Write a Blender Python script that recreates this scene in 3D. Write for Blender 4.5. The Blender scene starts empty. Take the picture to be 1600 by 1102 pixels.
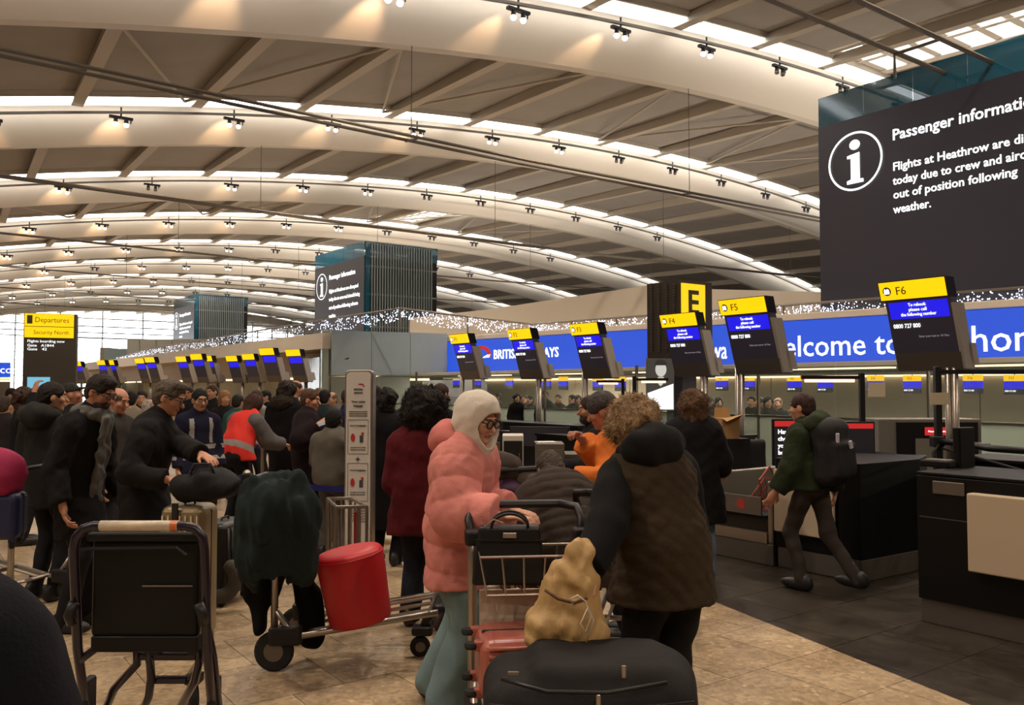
import bpy, math, random
import numpy as np
from mathutils import Vector, Matrix, Euler
random.seed(7)
rng = np.random.RandomState(5)
SC = bpy.context.scene
COL = SC.collection
PI = math.pi
# ------------------------------------------------------------------ camera
F = 1330.0
EYE = 1.65
PITCH = math.atan((605 - 551) / F)
cam_d = bpy.data.cameras.new('camera'); cam = bpy.data.objects.new('camera', cam_d); COL.objects.link(cam)
cam.location = (0, 0, EYE); cam.rotation_euler = (PI / 2 + PITCH, 0, 0)
cam_d.sensor_width = 36; cam_d.lens = 36 * F / 1600; cam_d.clip_start = .05; cam_d.clip_end = 600
SC.camera = cam
# ------------------------------------------------------------------ world (flat white overcast) and exposure
W = bpy.data.worlds.new('world'); SC.world = W; W.use_nodes = True
W.node_tree.nodes['Background'].inputs[0].default_value = (.93, .97, 1.0, 1)
W.node_tree.nodes['Background'].inputs[1].default_value = 7.0
SC.view_settings.view_transform = 'Standard'; SC.view_settings.look = 'None'
SC.view_settings.gamma = 1; SC.view_settings.use_curve_mapping = False
SC.view_settings.exposure = 0.0
SC.cycles.max_bounces = 6; SC.cycles.diffuse_bounces = 3; SC.cycles.glossy_bounces = 3
SC.cycles.transmission_bounces = 5; SC.cycles.transparent_max_bounces = 10
SC.cycles.sample_clamp_indirect = 3.0
SC.cycles.use_denoising = True
SC.cycles.caustics_reflective = False; SC.cycles.caustics_refractive = False
LAMP_DOWN = 1500.0       # watts of each fixture's floodlight
LAMP_WARM = 420.0
RIB_FILL = 55.0            # watts of each area light added to brighten a stretch of rib        # watts of the warm spots washing the ribs
# ------------------------------------------------------------------ frames: U runs across the hall, V along it
TH = math.atan2(.585, .811)
RU = TH - PI / 2          # rotation of a thing that faces -U (its right is -V)
Uv = Vector((math.cos(TH), math.sin(TH), 0)); Vv = Vector((-math.sin(TH), math.cos(TH), 0))
def ray(x, y):
    cx = (x - 800) / F; cy = (551 - y) / F
    return Vector((cx, math.cos(PITCH) - cy * math.sin(PITCH), math.sin(PITCH) + cy * math.cos(PITCH)))
def at(x, y, Y):
    r = ray(x, y); r = r * (Y / r.y); return Vector((r.x, r.y, r.z + EYE))
def fl(x, y, z=0.0):
    r = ray(x, y); r = r * ((z - EYE) / r.z); return Vector((r.x, r.y, z))
def onu(x, y, u):
    r = ray(x, y); r = r * (u / r.dot(Uv)); return Vector((r.x, r.y, r.z + EYE))
def uvz(u, v, z=0.0):
    p = Uv * u + Vv * v; return Vector((p.x, p.y, z))
def U_(p): return p.dot(Uv)
def V_(p): return p.dot(Vv)
# ------------------------------------------------------------------ materials
def lin(c):
    return tuple(((v / 255) / 12.92 if v / 255 <= .04045 else ((v / 255 + .055) / 1.055) ** 2.4) for v in c)
MATS = {}
def mat(name, rgb, rough=.6, metal=0., bump=None, var=None, spec=.5, emit=None, sheen=0., coat=0., alpha=None, wave=None):
    """rgb sRGB 0-255. bump=(scale,strength) var=(scale,amount) emit=(rgb,strength)"""
    if name in MATS: return MATS[name]
    m = bpy.data.materials.new(name); m.use_nodes = True; MATS[name] = m
    nt = m.node_tree; N = nt.nodes; L = nt.links; b = N['Principled BSDF']
    c = lin(rgb) + (1,)
    b.inputs['Base Color'].default_value = c; b.inputs['Roughness'].default_value = rough
    b.inputs['Metallic'].default_value = metal; b.inputs['Specular IOR Level'].default_value = spec
    if sheen: b.inputs['Sheen Weight'].default_value = sheen
    if coat: b.inputs['Coat Weight'].default_value = coat
    if emit:
        b.inputs['Emission Color'].default_value = lin(emit[0]) + (1,); b.inputs['Emission Strength'].default_value = emit[1]
    tc = N.new('ShaderNodeTexCoord')
    if var:
        n = N.new('ShaderNodeTexNoise'); n.inputs['Scale'].default_value = var[0]; n.inputs['Detail'].default_value = 5
        L.new(tc.outputs['Object'], n.inputs['Vector'])
        mx = N.new('ShaderNodeMix'); mx.data_type = 'RGBA'; mx.blend_type = 'MIX'
        a = var[1]
        mx.inputs['A'].default_value = tuple(min(1, x * (1 - a)) for x in c[:3]) + (1,)
        mx.inputs['B'].default_value = tuple(min(1, x * (1 + a)) for x in c[:3]) + (1,)
        mr = N.new('ShaderNodeMapRange'); mr.inputs['From Min'].default_value = .3; mr.inputs['From Max'].default_value = .7
        L.new(n.outputs['Fac'], mr.inputs['Value']); L.new(mr.outputs['Result'], mx.inputs['Factor'])
        L.new(mx.outputs['Result'], b.inputs['Base Color'])
    if bump:
        n2 = N.new('ShaderNodeTexNoise'); n2.inputs['Scale'].default_value = bump[0]; n2.inputs['Detail'].default_value = 4
        L.new(tc.outputs['Object'], n2.inputs['Vector'])
        bp = N.new('ShaderNodeBump'); bp.inputs['Strength'].default_value = bump[1]; bp.inputs['Distance'].default_value = .01
        L.new(n2.outputs['Fac'], bp.inputs['Height']); L.new(bp.outputs['Normal'], b.inputs['Normal'])
    return m
def glass(name, rgb, alpha, rough=.05):
    """tinted pane: mostly see-through, the rest glossy"""
    if name in MATS: return MATS[name]
    m = bpy.data.materials.new(name); m.use_nodes = True; MATS[name] = m
    b = m.node_tree.nodes['Principled BSDF']
    b.inputs['Base Color'].default_value = lin(rgb) + (1,); b.inputs['Roughness'].default_value = rough
    b.inputs['Alpha'].default_value = alpha; b.inputs['Specular IOR Level'].default_value = .6
    return m
def glow(name, rgb, s):
    if name in MATS: return MATS[name]
    m = bpy.data.materials.new(name); m.use_nodes = True; MATS[name] = m
    b = m.node_tree.nodes['Principled BSDF']
    b.inputs['Base Color'].default_value = (.02, .02, .02, 1); b.inputs['Roughness'].default_value = .35
    b.inputs['Emission Color'].default_value = lin(rgb) + (1,); b.inputs['Emission Strength'].default_value = s
    return m
# ------------------------------------------------------------------ mesh building
class MB:
    def __init__(s): s.v = []; s.f = []; s.m = []
    def add(s, vs, fs, mi=0):
        o = len(s.v); s.v += [tuple(p) for p in vs]; s.f += [tuple(i + o for i in f) for f in fs]; s.m += [mi] * len(fs); return s
    def box(s, a, b, mi=0, M=None):
        (x0, y0, z0), (x1, y1, z1) = a, b
        vs = [Vector(p) for p in ((x0, y0, z0), (x1, y0, z0), (x1, y1, z0), (x0, y1, z0), (x0, y0, z1), (x1, y0, z1), (x1, y1, z1), (x0, y1, z1))]
        if M: vs = [M @ p for p in vs]
        return s.add(vs, [(0, 3, 2, 1), (4, 5, 6, 7), (0, 1, 5, 4), (1, 2, 6, 5), (2, 3, 7, 6), (3, 0, 4, 7)], mi)
    def prism(s, poly, z0, z1, mi=0):
        n = len(poly)
        ar = sum(poly[i][0] * poly[(i + 1) % n][1] - poly[(i + 1) % n][0] * poly[i][1] for i in range(n))
        if ar < 0: poly = poly[::-1]
        vs = [(p[0], p[1], z0) for p in poly] + [(p[0], p[1], z1) for p in poly]
        fs = [tuple(range(n))[::-1], tuple(range(n, 2 * n))] + [(i, (i + 1) % n, n + (i + 1) % n, n + i) for i in range(n)]
        return s.add(vs, fs, mi)
    def plate(s, poly, y0, y1, mi=0):
        """polygon in x,z extruded along y"""
        n = len(poly)
        vs = [(p[0], y0, p[1]) for p in poly] + [(p[0], y1, p[1]) for p in poly]
        fs = [tuple(range(n)), tuple(range(n, 2 * n))[::-1]] + [(i, n + i, n + (i + 1) % n, (i + 1) % n) for i in range(n)]
        return s.add(vs, fs, mi)
    def tube(s, pts, r, n=8, mi=0, closed=False):
        pts = [Vector(p) for p in pts]; k = len(pts); rings = []
        rr = r if isinstance(r, (list, tuple)) else [r] * k
        prev = None
        for i, p in enumerate(pts):
            a = pts[(i - 1) % k] if (closed or i > 0) else p; b = pts[(i + 1) % k] if (closed or i < k - 1) else p
            t = (b - a).normalized()
            if prev is None: ref = Vector((0, 0, 1)) if abs(t.z) < .9 else Vector((1, 0, 0))
            else: ref = prev
            x = t.cross(ref); x = x.normalized() if x.length > 1e-6 else Vector((1, 0, 0)); y = x.cross(t); prev = y
            rings.append([p + (x * math.cos(2 * PI * j / n) + y * math.sin(2 * PI * j / n)) * rr[i] for j in range(n)])
        vs = [q for g in rings for q in g]; fs = []
        for i in range(k if closed else k - 1):
            i2 = (i + 1) % k
            for j in range(n):
                fs.append((i * n + j, i2 * n + j, i2 * n + (j + 1) % n, i * n + (j + 1) % n))
        if not closed: fs += [tuple(range(n)), tuple(range((k - 1) * n, k * n))[::-1]]
        return s.add(vs, fs, mi)
    def lathe(s, prof, n=24, mi=0, M=None):
        vs = []; fs = []
        for (r, z) in prof:
            for j in range(n): vs.append(Vector((r * math.cos(2 * PI * j / n), r * math.sin(2 * PI * j / n), z)))
        if M: vs = [M @ p for p in vs]
        for i in range(len(prof) - 1):
            for j in range(n): fs.append((i * n + j, i * n + (j + 1) % n, (i + 1) * n + (j + 1) % n, (i + 1) * n + j))
        fs += [tuple(range(n))[::-1], tuple(range((len(prof) - 1) * n, len(prof) * n))]
        return s.add(vs, fs, mi)
    def build(s, name, mats, parent=None, loc=(0, 0, 0), rot=(0, 0, 0), smooth=False, bevel=0, seg=2, mesh=None):
        me = bpy.data.meshes.new(name); me.from_pydata(s.v, [], s.f)
        if not isinstance(mats, (list, tuple)): mats = [mats]
        for m in mats: me.materials.append(m)
        if len(mats) > 1: me.polygons.foreach_set('material_index', s.m)
        if smooth: me.polygons.foreach_set('use_smooth', [True] * len(s.f))
        me.update()
        return link(name, me, parent, loc, rot, bevel, seg)
def link(name, data, parent=None, loc=(0, 0, 0), rot=(0, 0, 0), bevel=0, seg=2):
    o = bpy.data.objects.new(name, data); COL.objects.link(o)
    if parent is not None: o.parent = parent
    o.location = loc; o.rotation_euler = rot
    if bevel:
        b = o.modifiers.new('bevel', 'BEVEL'); b.width = bevel; b.segments = seg; b.limit_method = 'ANGLE'; b.harden_normals = False
    return o
def thing(name, label, cat, loc=(0, 0, 0), rotz=0, group=None):
    o = bpy.data.objects.new(name, None); COL.objects.link(o); o.empty_display_size = .1
    o.location = loc; o.rotation_euler = (0, 0, rotz); o['label'] = label; o['category'] = cat
    if group: o['group'] = group
    return o
def tag(o, label, cat, group=None):
    o['label'] = label; o['category'] = cat
    if group: o['group'] = group
    return o
def struct(o): o['kind'] = 'structure'; return o
def stuff(o): o['kind'] = 'stuff'; return o
def kids(o): return [c for c in list(bpy.data.objects) if c.parent == o]
def copy_tree(o, childmap, parent=None):
    c = o.copy(); COL.objects.link(c); c.parent = parent
    for ch in childmap.get(o.name, []): copy_tree(ch, childmap, c)
    return c
TEXTS = []
def text(s, size, m, parent=None, loc=(0, 0, 0), rotz=0, width=None, align='LEFT', tilt=0, name='lettering', bold=0):
    """lettering standing upright, facing local -Y; turned into plain mesh at the end"""
    cu = bpy.data.curves.new(name, 'FONT'); cu.body = s; cu.size = size; cu.extrude = .002 if size < .2 else .006
    cu.align_x = align; cu.resolution_u = 2; cu.offset = bold * size; cu.materials.append(m)
    o = link('raw_text', cu, None, (0, 0, 0))
    TEXTS.append((o, width, name, m, parent, loc, (PI / 2 + tilt, 0, rotz)))
def fit_texts():
    bpy.context.view_layer.update()
    dg = bpy.context.evaluated_depsgraph_get()
    for o, w, name, m, parent, loc, rot in TEXTS:
        me = bpy.data.meshes.new_from_object(o.evaluated_get(dg)); me.name = name
        if w and o.dimensions.x > 1e-4: me.transform(Matrix.Scale(w / o.dimensions.x, 4, (1, 0, 0)))
        link(name, me, parent, loc, rot)
    for t in TEXTS:
        cu = t[0].data; bpy.data.objects.remove(t[0]); bpy.data.curves.remove(cu)
def ordinal(i): return ['first', 'second', 'third', 'fourth', 'fifth', 'sixth', 'seventh', 'eighth', 'ninth', 'tenth', 'eleventh', 'twelfth', 'thirteenth', 'fourteenth', 'fifteenth', 'sixteenth', 'seventeenth', 'eighteenth'][i]
# ------------------------------------------------------------------ distance-field surfaces
def _cone(p, a, b, ra, rb):
    a = np.asarray(a, float); b = np.asarray(b, float); ba = b - a; L2 = max(ba @ ba, 1e-9)
    h = np.clip(((p - a) @ ba) / L2, 0, 1)
    return np.linalg.norm(p - a - h[:, None] * ba, axis=1) - (ra + (rb - ra) * h), h
def _ell(p, c, r, R=None):
    q = p - np.asarray(c, float)
    if R is not None: q = q @ R
    r = np.asarray(r, float)
    k0 = np.linalg.norm(q / r, axis=1); k1 = np.linalg.norm(q / (r * r), axis=1)
    return np.where(k1 > 1e-6, k0 * (k0 - 1) / np.maximum(k1, 1e-6), -r.min())
def _box(p, c, hs, rad, R=None):
    q = p - np.asarray(c, float)
    if R is not None: q = q @ R
    q = np.abs(q) - (np.asarray(hs) - rad)
    return np.linalg.norm(np.maximum(q, 0), axis=1) + np.minimum(q.max(axis=1), 0) - rad
def smin(a, b, k):
    if k <= 0: return np.minimum(a, b)
    h = np.clip(.5 + .5 * (b - a) / k, 0, 1)
    return b + (a - b) * h - k * h * (1 - h)
def smax(a, b, k): return -smin(-a, -b, k)
def folds(p, amp, f, seed=0):
    r = np.random.RandomState(abs(seed)); d = np.zeros(len(p))
    for i in range(5):
        w = r.normal(size=3); w[2] *= .7; w = w / np.linalg.norm(w) * f * (1 + .45 * i); d += np.sin(p @ w + r.uniform(0, 6.3) + 1.5 * np.sin(p @ np.roll(w, 1) * .6)) / (1 + .5 * i)
    return d * amp * .5
def surf(f, lo, hi, h):
    """surface nets over sparse blocks -> verts, quads"""
    lo = np.asarray(lo, float) - 2 * h; hi = np.asarray(hi, float) + 2 * h
    B = 8; H = B * h
    nb = np.ceil((hi - lo) / H).astype(int)
    g = np.stack(np.meshgrid(*[np.arange(n) for n in nb], indexing='ij'), -1).reshape(-1, 3)
    d = f(lo + (g + .5) * H)
    g = g[np.abs(d) < H * 1.25 + .012]
    if not len(g): return np.zeros((0, 3)), np.zeros((0, 4), int)
    loc = np.stack(np.meshgrid(*[np.arange(B + 1)] * 3, indexing='ij'), -1).reshape(-1, 3)
    idx = g[:, None, :] * B + loc[None]
    P = (lo + idx.reshape(-1, 3) * h)
    D = np.concatenate([f(P[i:i + 400000]) for i in range(0, len(P), 400000)]).reshape(len(g), B + 1, B + 1, B + 1)
    D = np.where(np.abs(D) < 1e-9, 1e-9, D)
    c = [D[:, i:B + i, j:B + j, k:B + k] for i in (0, 1) for j in (0, 1) for k in (0, 1)]
    C = np.stack([x.reshape(-1) for x in c], -1)           # corners ijk
    neg = C < 0; act = neg.any(1) & ~neg.all(1)
    lc = np.stack(np.meshgrid(*[np.arange(B)] * 3, indexing='ij'), -1).reshape(-1, 3)
    cell = (g[:, None, :] * B + lc[None]).reshape(-1, 3)[act]; C = C[act]
    off = np.array([(i, j, k) for i in (0, 1) for j in (0, 1) for k in (0, 1)], float)
    s = np.zeros((len(cell), 3)); n = np.zeros(len(cell))
    for a in range(8):
        for b in range(a + 1, 8):
            if abs(off[a] - off[b]).sum() != 1: continue
            x = (C[:, a] < 0) != (C[:, b] < 0)
            t = C[x, a] / (C[x, a] - C[x, b])
            s[x] += off[a] + t[:, None] * (off[b] - off[a]); n[x] += 1
    V = lo + (cell + s / n[:, None]) * h
    M = 4096
    key = (cell[:, 0] * M + cell[:, 1]) * M + cell[:, 2]
    order = np.argsort(key); ks = key[order]
    def look(c3):
        k = (c3[:, 0] * M + c3[:, 1]) * M + c3[:, 2]; i = np.searchsorted(ks, k); i = np.minimum(i, len(ks) - 1)
        return np.where(ks[i] == k, order[i], -1)
    quads = []
    for ax, nb_ in ((0, 4), (1, 2), (2, 1)):
        x = (C[:, 0] < 0) != (C[:, nb_] < 0)
        cc = cell[x]; o1, o2 = [(1, 2), (2, 0), (0, 1)][ax]
        e1 = np.zeros(3, int); e1[o1] = 1; e2 = np.zeros(3, int); e2[o2] = 1
        q = np.stack([look(cc), look(cc - e1), look(cc - e1 - e2), look(cc - e2)], -1)
        flip = C[x, 0] > 0
        q[flip] = q[flip][:, ::-1]
        quads.append(q[(q >= 0).all(1)])
    return V, np.concatenate(quads)
def mesh_np(name, V, Q, mats, mi=None):
    me = bpy.data.meshes.new(name)
    me.vertices.add(len(V)); me.vertices.foreach_set('co', np.asarray(V, np.float32).ravel())
    me.loops.add(len(Q) * 4); me.loops.foreach_set('vertex_index', np.asarray(Q, np.int32).ravel())
    me.polygons.add(len(Q)); me.polygons.foreach_set('loop_start', np.arange(0, len(Q) * 4, 4, dtype=np.int32))
    me.polygons.foreach_set('loop_total', np.full(len(Q), 4, np.int32))
    if not isinstance(mats, (list, tuple)): mats = [mats]
    for m in mats: me.materials.append(m)
    if mi is not None: me.polygons.foreach_set('material_index', np.asarray(mi, np.int32))
    me.polygons.foreach_set('use_smooth', np.ones(len(Q), bool))
    me.update(calc_edges=True)
    return me
def sdf(name, f, lo, hi, h, mats, parent=None, loc=(0, 0, 0), rot=(0, 0, 0), mi=None):
    V, Q = surf(f, lo, hi, h)
    m = mi(V[Q].mean(1)) if (mi and len(Q)) else None
    return link(name, mesh_np(name, V, Q, mats, m), parent, loc, rot)
# ------------------------------------------------------------------ people
def RX(a): c, s = math.cos(a), math.sin(a); return np.array([[1, 0, 0], [0, c, -s], [0, s, c]])
def RY(a): c, s = math.cos(a), math.sin(a); return np.array([[c, 0, s], [0, 1, 0], [-s, 0, c]])
def RZ(a): c, s = math.cos(a), math.sin(a); return np.array([[c, -s, 0], [s, c, 0], [0, 0, 1]])
def ik(a, t, l1, l2, hint):
    a = np.asarray(a, float); t = np.asarray(t, float); d = t - a; L = np.linalg.norm(d); n = d / max(L, 1e-6)
    if L > (l1 + l2) * .995: t = a + n * (l1 + l2) * .995; L = (l1 + l2) * .995
    x = (l1 * l1 - l2 * l2 + L * L) / (2 * L); y = math.sqrt(max(l1 * l1 - x * x, 0))
    hv = np.asarray(hint, float); hv = hv - n * (hv @ n); hv /= max(np.linalg.norm(hv), 1e-6)
    return a + n * x + hv * y, t
def skin_mats(rgb, hairrgb):
    k = 'skin_%d_%d_%d' % rgb
    return [mat(k, rgb, .55, bump=(60, .08), spec=.4), mat('eye_white', (190, 185, 178), .3), mat('iris_dark', (40, 28, 20), .2),
            mat(k + '_lips', (int(rgb[0] * .82), int(rgb[1] * .68), int(rgb[2] * .68)), .45), mat('brow_%d' % sum(hairrgb), tuple(int(c * .9) for c in hairrgb), .8)]
def person(label, px, Y, H, phi, lean=0, side=0, head=(0, 0), handR=None, handL=None, feet=None, skin=(196, 148, 120),
           hair=('short', (50, 38, 30)), top=None, legs=None, shoe=(25, 22, 22), h=.012, crouch=0, extra=(), curl=.7, group=None, drop=0, wide=1.0):
    s = H / 1.75; T = RY(math.radians(side)) @ RX(-math.radians(lean))
    pel = np.array([0, 0, .93 * s - crouch]); wd = wide
    rot = -math.radians(phi)
    neck = pel + T @ np.array([0, -.005, .52 * s])
    hd = RZ(-math.radians(head[0])) @ RX(-math.radians(head[1]))
    hc = neck + T @ np.array([0, .01, .045 * s]) + hd @ np.array([0, .028, .105 * s])
    off = Matrix.Rotation(rot, 3, 'Z') @ Vector(hc)
    tg = at(px, 600, Y)
    root = thing('person', label, 'person', (tg.x - off.x, tg.y - off.y, drop), rot, group)
    Mi = Matrix.Rotation(-rot, 3, 'Z'); rl = Vector(root.location)
    def W2L(p):
        q = Mi @ (Vector(p) - rl); return np.array(q)
    sh = {1: pel + T @ np.array([.155 * s * wd, 0, .425 * s]), -1: pel + T @ np.array([-.155 * s * wd, 0, .425 * s])}
    arm = {}
    for sg, hnd in ((1, handR), (-1, handL)):
        hint = (sg * .28, -.7, -.6)
        if hnd is None: tgt = sh[sg] + np.array([sg * .07, .06, -.515 * s]); hint = (sg * .15, -1, 0)
        elif len(hnd) >= 3 and hnd[0] == 'l': tgt = np.array(hnd[1:4])
        else: tgt = W2L(at(*hnd[:3]))
        if hnd is not None and len(hnd) > 4: hint = hnd[4]
        el, wr = ik(sh[sg], tgt, .285 * s, .25 * s, hint)
        arm[sg] = (sh[sg], el, wr)
    hip = {1: pel + np.array([.09 * s, 0, -.02]), -1: pel + np.array([-.09 * s, 0, -.02])}
    leg = {}
    for sg in (1, -1):
        ft = np.array([sg * .10 * s, 0, .085]) if feet is None else np.array(list(feet[0 if sg == 1 else 1][:2]) + [.085 + (feet[0 if sg == 1 else 1][2] if len(feet[0 if sg == 1 else 1]) > 2 else 0)])
        kn, an = ik(hip[sg], ft, .43 * s, .43 * s, (0, 1, .1)); leg[sg] = (hip[sg], kn, an)
    far = h > .02
    # --- body: one skin surface
    J = hc; hr = .97 if H > 1.4 else .9
    def HL(v): return J + hd @ (np.array(v) * hr)
    def fbody(p):
        d, _ = _cone(p, pel + T @ np.array([0, 0, .0]), pel + T @ np.array([0, 0, .36 * s]), .10, .11)
        for sg in (1, -1):
            a, e, w = arm[sg]
            for c in (_cone(p, a, e, .042, .036)[0], _cone(p, e, w, .036, .026)[0], _cone(p, leg[sg][0], leg[sg][1], .07, .05)[0], _cone(p, leg[sg][1], leg[sg][2], .05, .035)[0], _cone(p, neck + T @ np.array([0, 0, -.06]), a, .06, .05)[0]):
                d = smin(d, c, .03)
        return smin(d, fhead(p), .02)
    def fhead(p):
        q = (p - J) @ hd / hr
        d = _ell(q, (0, -.012, .028), (.074, .094, .086))
        d = smin(d, _ell(q, (0, .018, -.045), (.055, .066, .068)), .035)
        d = smin(d, _ell(q, (0, .062, -.092), (.024, .022, .018)), .022)       # chin
        d = smin(d, _cone(q, (0, .076, .012), (0, .106, -.026), .009, .0135)[0], .014)  # nose
        d = smin(d, _ell(q, (0, .078, .030), (.046, .012, .010)), .012)        # brow
        d = smin(d, _ell(q, (0, .083, -.058), (.024, .010, .010)), .008)       # lips
        for sg in (1, -1):
            d = smin(d, _ell(q, (sg * .042, .058, -.022), (.022, .022, .022)), .02)
            d = smin(d, _ell(q, (sg * .075, -.012, -.008), (.010, .020, .032)), .006)  # ear
            d = smax(d, -_ell(q, (sg * .030, .090, .010), (.014, .012, .009)), .008)
            d = smin(d, _ell(q, (sg * .030, .077, .010), (.013, .010, .009)), .002)
        d = d * hr
        nk, _ = _cone(p, neck + T @ np.array([0, 0, -.07]), J + hd @ np.array([0, -.02, -.06]), .062, .054)
        return smin(d, nk, .025)
    hands = []
    for sg in (1, -1):
        a, e, w = arm[sg]; fd = (w - e) / np.linalg.norm(w - e)
        hn = (handR, handL)[0 if sg == 1 else 1]
        nrm = np.array([-sg * 1.0, .1, 0]) if hn is None else np.array([0, 0, -1.0]) + .15 * fd
        if hn is not None and abs(fd[2]) > .85: nrm = np.array([-sg * .6, .8, 0])
        nrm = nrm - fd * (nrm @ fd); nrm /= np.linalg.norm(nrm); sd = np.cross(fd, nrm)
        tsd = sd if (sd @ np.array([-sg, .3, 0])) > 0 else -sd
        if hn is None: tsd = sd if sd[1] > 0 else -sd
        seg = []
        for i in range(4):
            ln = (1.0, 1.08, 1.0, .8)[i]; b0 = w + fd * .088 + tsd * (.030 - i * .0195)
            ang = 0; q0 = b0
            for j, (l_, cu) in enumerate(((.040, .45), (.027, .7), (.021, .5))):
                ang += cu * curl * (1 + .08 * i); dv = fd * math.cos(ang) + nrm * math.sin(ang) + tsd * (.06 - .04 * i)
                q1 = q0 + dv * l_ * ln; seg.append((q0, q1, .0092 - .0008 * j, .0086 - .0008 * j)); q0 = q1
        q0 = w + fd * .028 + tsd * .028; q1 = q0 + (fd * .75 + tsd * .6 + nrm * .25) * .042; q2 = q1 + (fd * .9 + tsd * .15 + nrm * .5) * .032
        seg += [(q0, q1, .013, .0105), (q1, q2, .0105, .0085)]
        R = np.stack([tsd, fd, nrm], 1)
        def fh(p, e=e, w=w, fd=fd, R=R, seg=seg):
            d = _ell(p, w + fd * .052, (.040, .052, .017), R)
            d = smin(d, _cone(p, w - fd * .09, w + fd * .02, .030, .025)[0], .02)
            for (x, y, r0, r1) in seg: d = smin(d, _cone(p, x, y, r0, r1)[0], .006)
            return d
        hands.append((fh, w, fd))
    def mi(c):
        q = (c - J) @ hd / hr; m = np.zeros(len(c), int)
        for sg in (1, -1):
            e = q - np.array([sg * .030, .086, .010])
            m[(np.abs(e[:, 0]) < .013) & (np.abs(e[:, 2]) < .0055) & (q[:, 1] > .068)] = 1
            m[(np.abs(e[:, 0]) < .0055) & (np.abs(e[:, 2]) < .0055) & (q[:, 1] > .068)] = 2
            m[(np.abs(e[:, 0]) < .018) & (np.abs(e[:, 2] - .019) < .0045) & (q[:, 1] > .066)] = 4
        m[(np.abs(q[:, 0]) < .024) & (np.abs(q[:, 2] + .058) < .0085) & (q[:, 1] > .070)] = 3
        return m
    allp = np.array([J, neck, pel] + [x for sg in (1, -1) for x in arm[sg]] + [x for sg in (1, -1) for x in leg[sg]])
    lo = allp.min(0) - .2; hi = allp.max(0) + .2; lo[2] = max(lo[2], .0)
    parts = [surf(fbody, lo, hi, max(h, .014))]
    hh = min(h, .011) * (.5 if h < .009 else .62) if not far else .016
    parts.append(surf(fhead, J - .17, J + .17, hh))
    if not far:
        for fh, w, fd in hands:
            parts.append(surf(fh, w + fd * .07 - .14, w + fd * .07 + .14, .0042 if h < .009 else .0055))
    else:
        for fh, w, fd in hands: parts.append(surf(fh, w + fd * .07 - .14, w + fd * .07 + .14, .011))
    V = []; Q = []; o = 0
    for v, q in parts: V.append(v); Q.append(q + o); o += len(v)
    V = np.concatenate(V); Q = np.concatenate(Q)
    link('body', mesh_np('body', V, Q, skin_mats(skin, hair[1]), mi(V[Q].mean(1))), root)
    # --- top garment
    tp = dict(kind='coat', rgb=(25, 24, 26), hem=.12, t=.02, flare=.02, sleeve=1.0, collar=.065)
    tp.update(top or {})
    t = tp['t']; hemz = pel[2] - tp['hem']; ys = tp.get('deep', .70); bulk = tp.get('bulk', 1.0)
    Ti = T
    lc = (leg[1][1] + leg[-1][1]) / 2
    sk = np.array([(lc[0]) * .5, lc[1] * .5, hemz])
    def ridge(z, sp, amp): return amp * (np.abs(np.sin(PI * z / sp)) ** .55)
    def ftop(p):
        q = (p - pel) @ Ti; z = q[:, 2].copy(); q = q.copy(); q[:, 1] /= ys
        d = _cone(q, (0, 0, .08 * s), (0, 0, .37 * s), (.135 + t) * bulk * wd, (.150 + t) * bulk * wd)[0]
        d = smin(d, _cone(q, (-.11 * s * wd, 0, .40 * s), (.11 * s * wd, 0, .40 * s), .062 + t, .062 + t)[0], .08)
        d = smin(d, _cone(q, (0, -.0, .41 * s), (0, .02, .53 * s), tp['collar'] + t * .4 + .03, tp['collar'] + t * .3)[0], .07) * .86
        w_ = (p - np.array([0, 0, 0])); w_ = w_.copy(); w_[:, 1] = (w_[:, 1] - pel[1]) / ys
        s0 = pel + T @ np.array([0, 0, .10 * s]); a0 = np.array([s0[0], (s0[1] - pel[1]) / ys, s0[2]]); b0 = np.array([sk[0], (sk[1] - pel[1]) / ys, hemz])
        d = smin(d, _cone(w_, a0, b0, (.145 + t) * bulk * wd, (.160 + t + tp['flare']) * bulk * wd)[0] * .86, .06)
        if tp['kind'] == 'puffer': d = d - ridge(z, tp.get('sp', .085), tp.get('amp', .016))
        if tp['kind'] == 'quilt':
            x = (p @ np.array([1, .4, 0])); zz = p[:, 2]
            d = d - .007 * (np.abs(np.sin(PI * (zz + x) / .075)) ** .5) * (np.abs(np.sin(PI * (zz - x) / .075)) ** .5)
        d = smax(d, hemz - p[:, 2], .012)
        if tp['sleeve'] > 0 and tp.get('join', True):
            d = smin(d, fslv(p), .03)
        if tp['kind'] != 'quilt': d = d + folds(p, tp.get('fold', .010), 16, int(px))
        if h < .012: d = d + folds(p, .004, 48, int(px) + 3)
        return d
    def fslv(p):
        d = np.full(len(p), 9.)
        for sg in (1, -1):
            a, e, w = arm[sg]; cut = e + (w - e) * (tp['sleeve'] if tp['sleeve'] < 1 else .93)
            r = tp.get('arm', 1.0)
            c1, h1 = _cone(p, a, e, (.060 + t) * r, (.048 + t) * r); c2, h2 = _cone(p, e, cut, (.048 + t) * r, (.034 + t) * r)
            if tp['kind'] == 'puffer':
                c1 = c1 - ridge(h1 * .3, tp.get('sp', .085), tp.get('amp', .016) * .8); c2 = c2 - ridge(h2 * .25, tp.get('sp', .085), tp.get('amp', .016) * .8)
            c2 = smax(c2, (p - cut) @ ((w - e) / np.linalg.norm(w - e)), .01)
            d = np.minimum(d, smin(c1, c2, .02))
        return d
    lo2 = allp.min(0) - .3; hi2 = allp.max(0) + .3; lo2[2] = hemz - .05; hi2[2] = neck[2] + .22
    for sg in (1, -1): lo2[2] = min(lo2[2], arm[sg][2][2] - .05)
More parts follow.
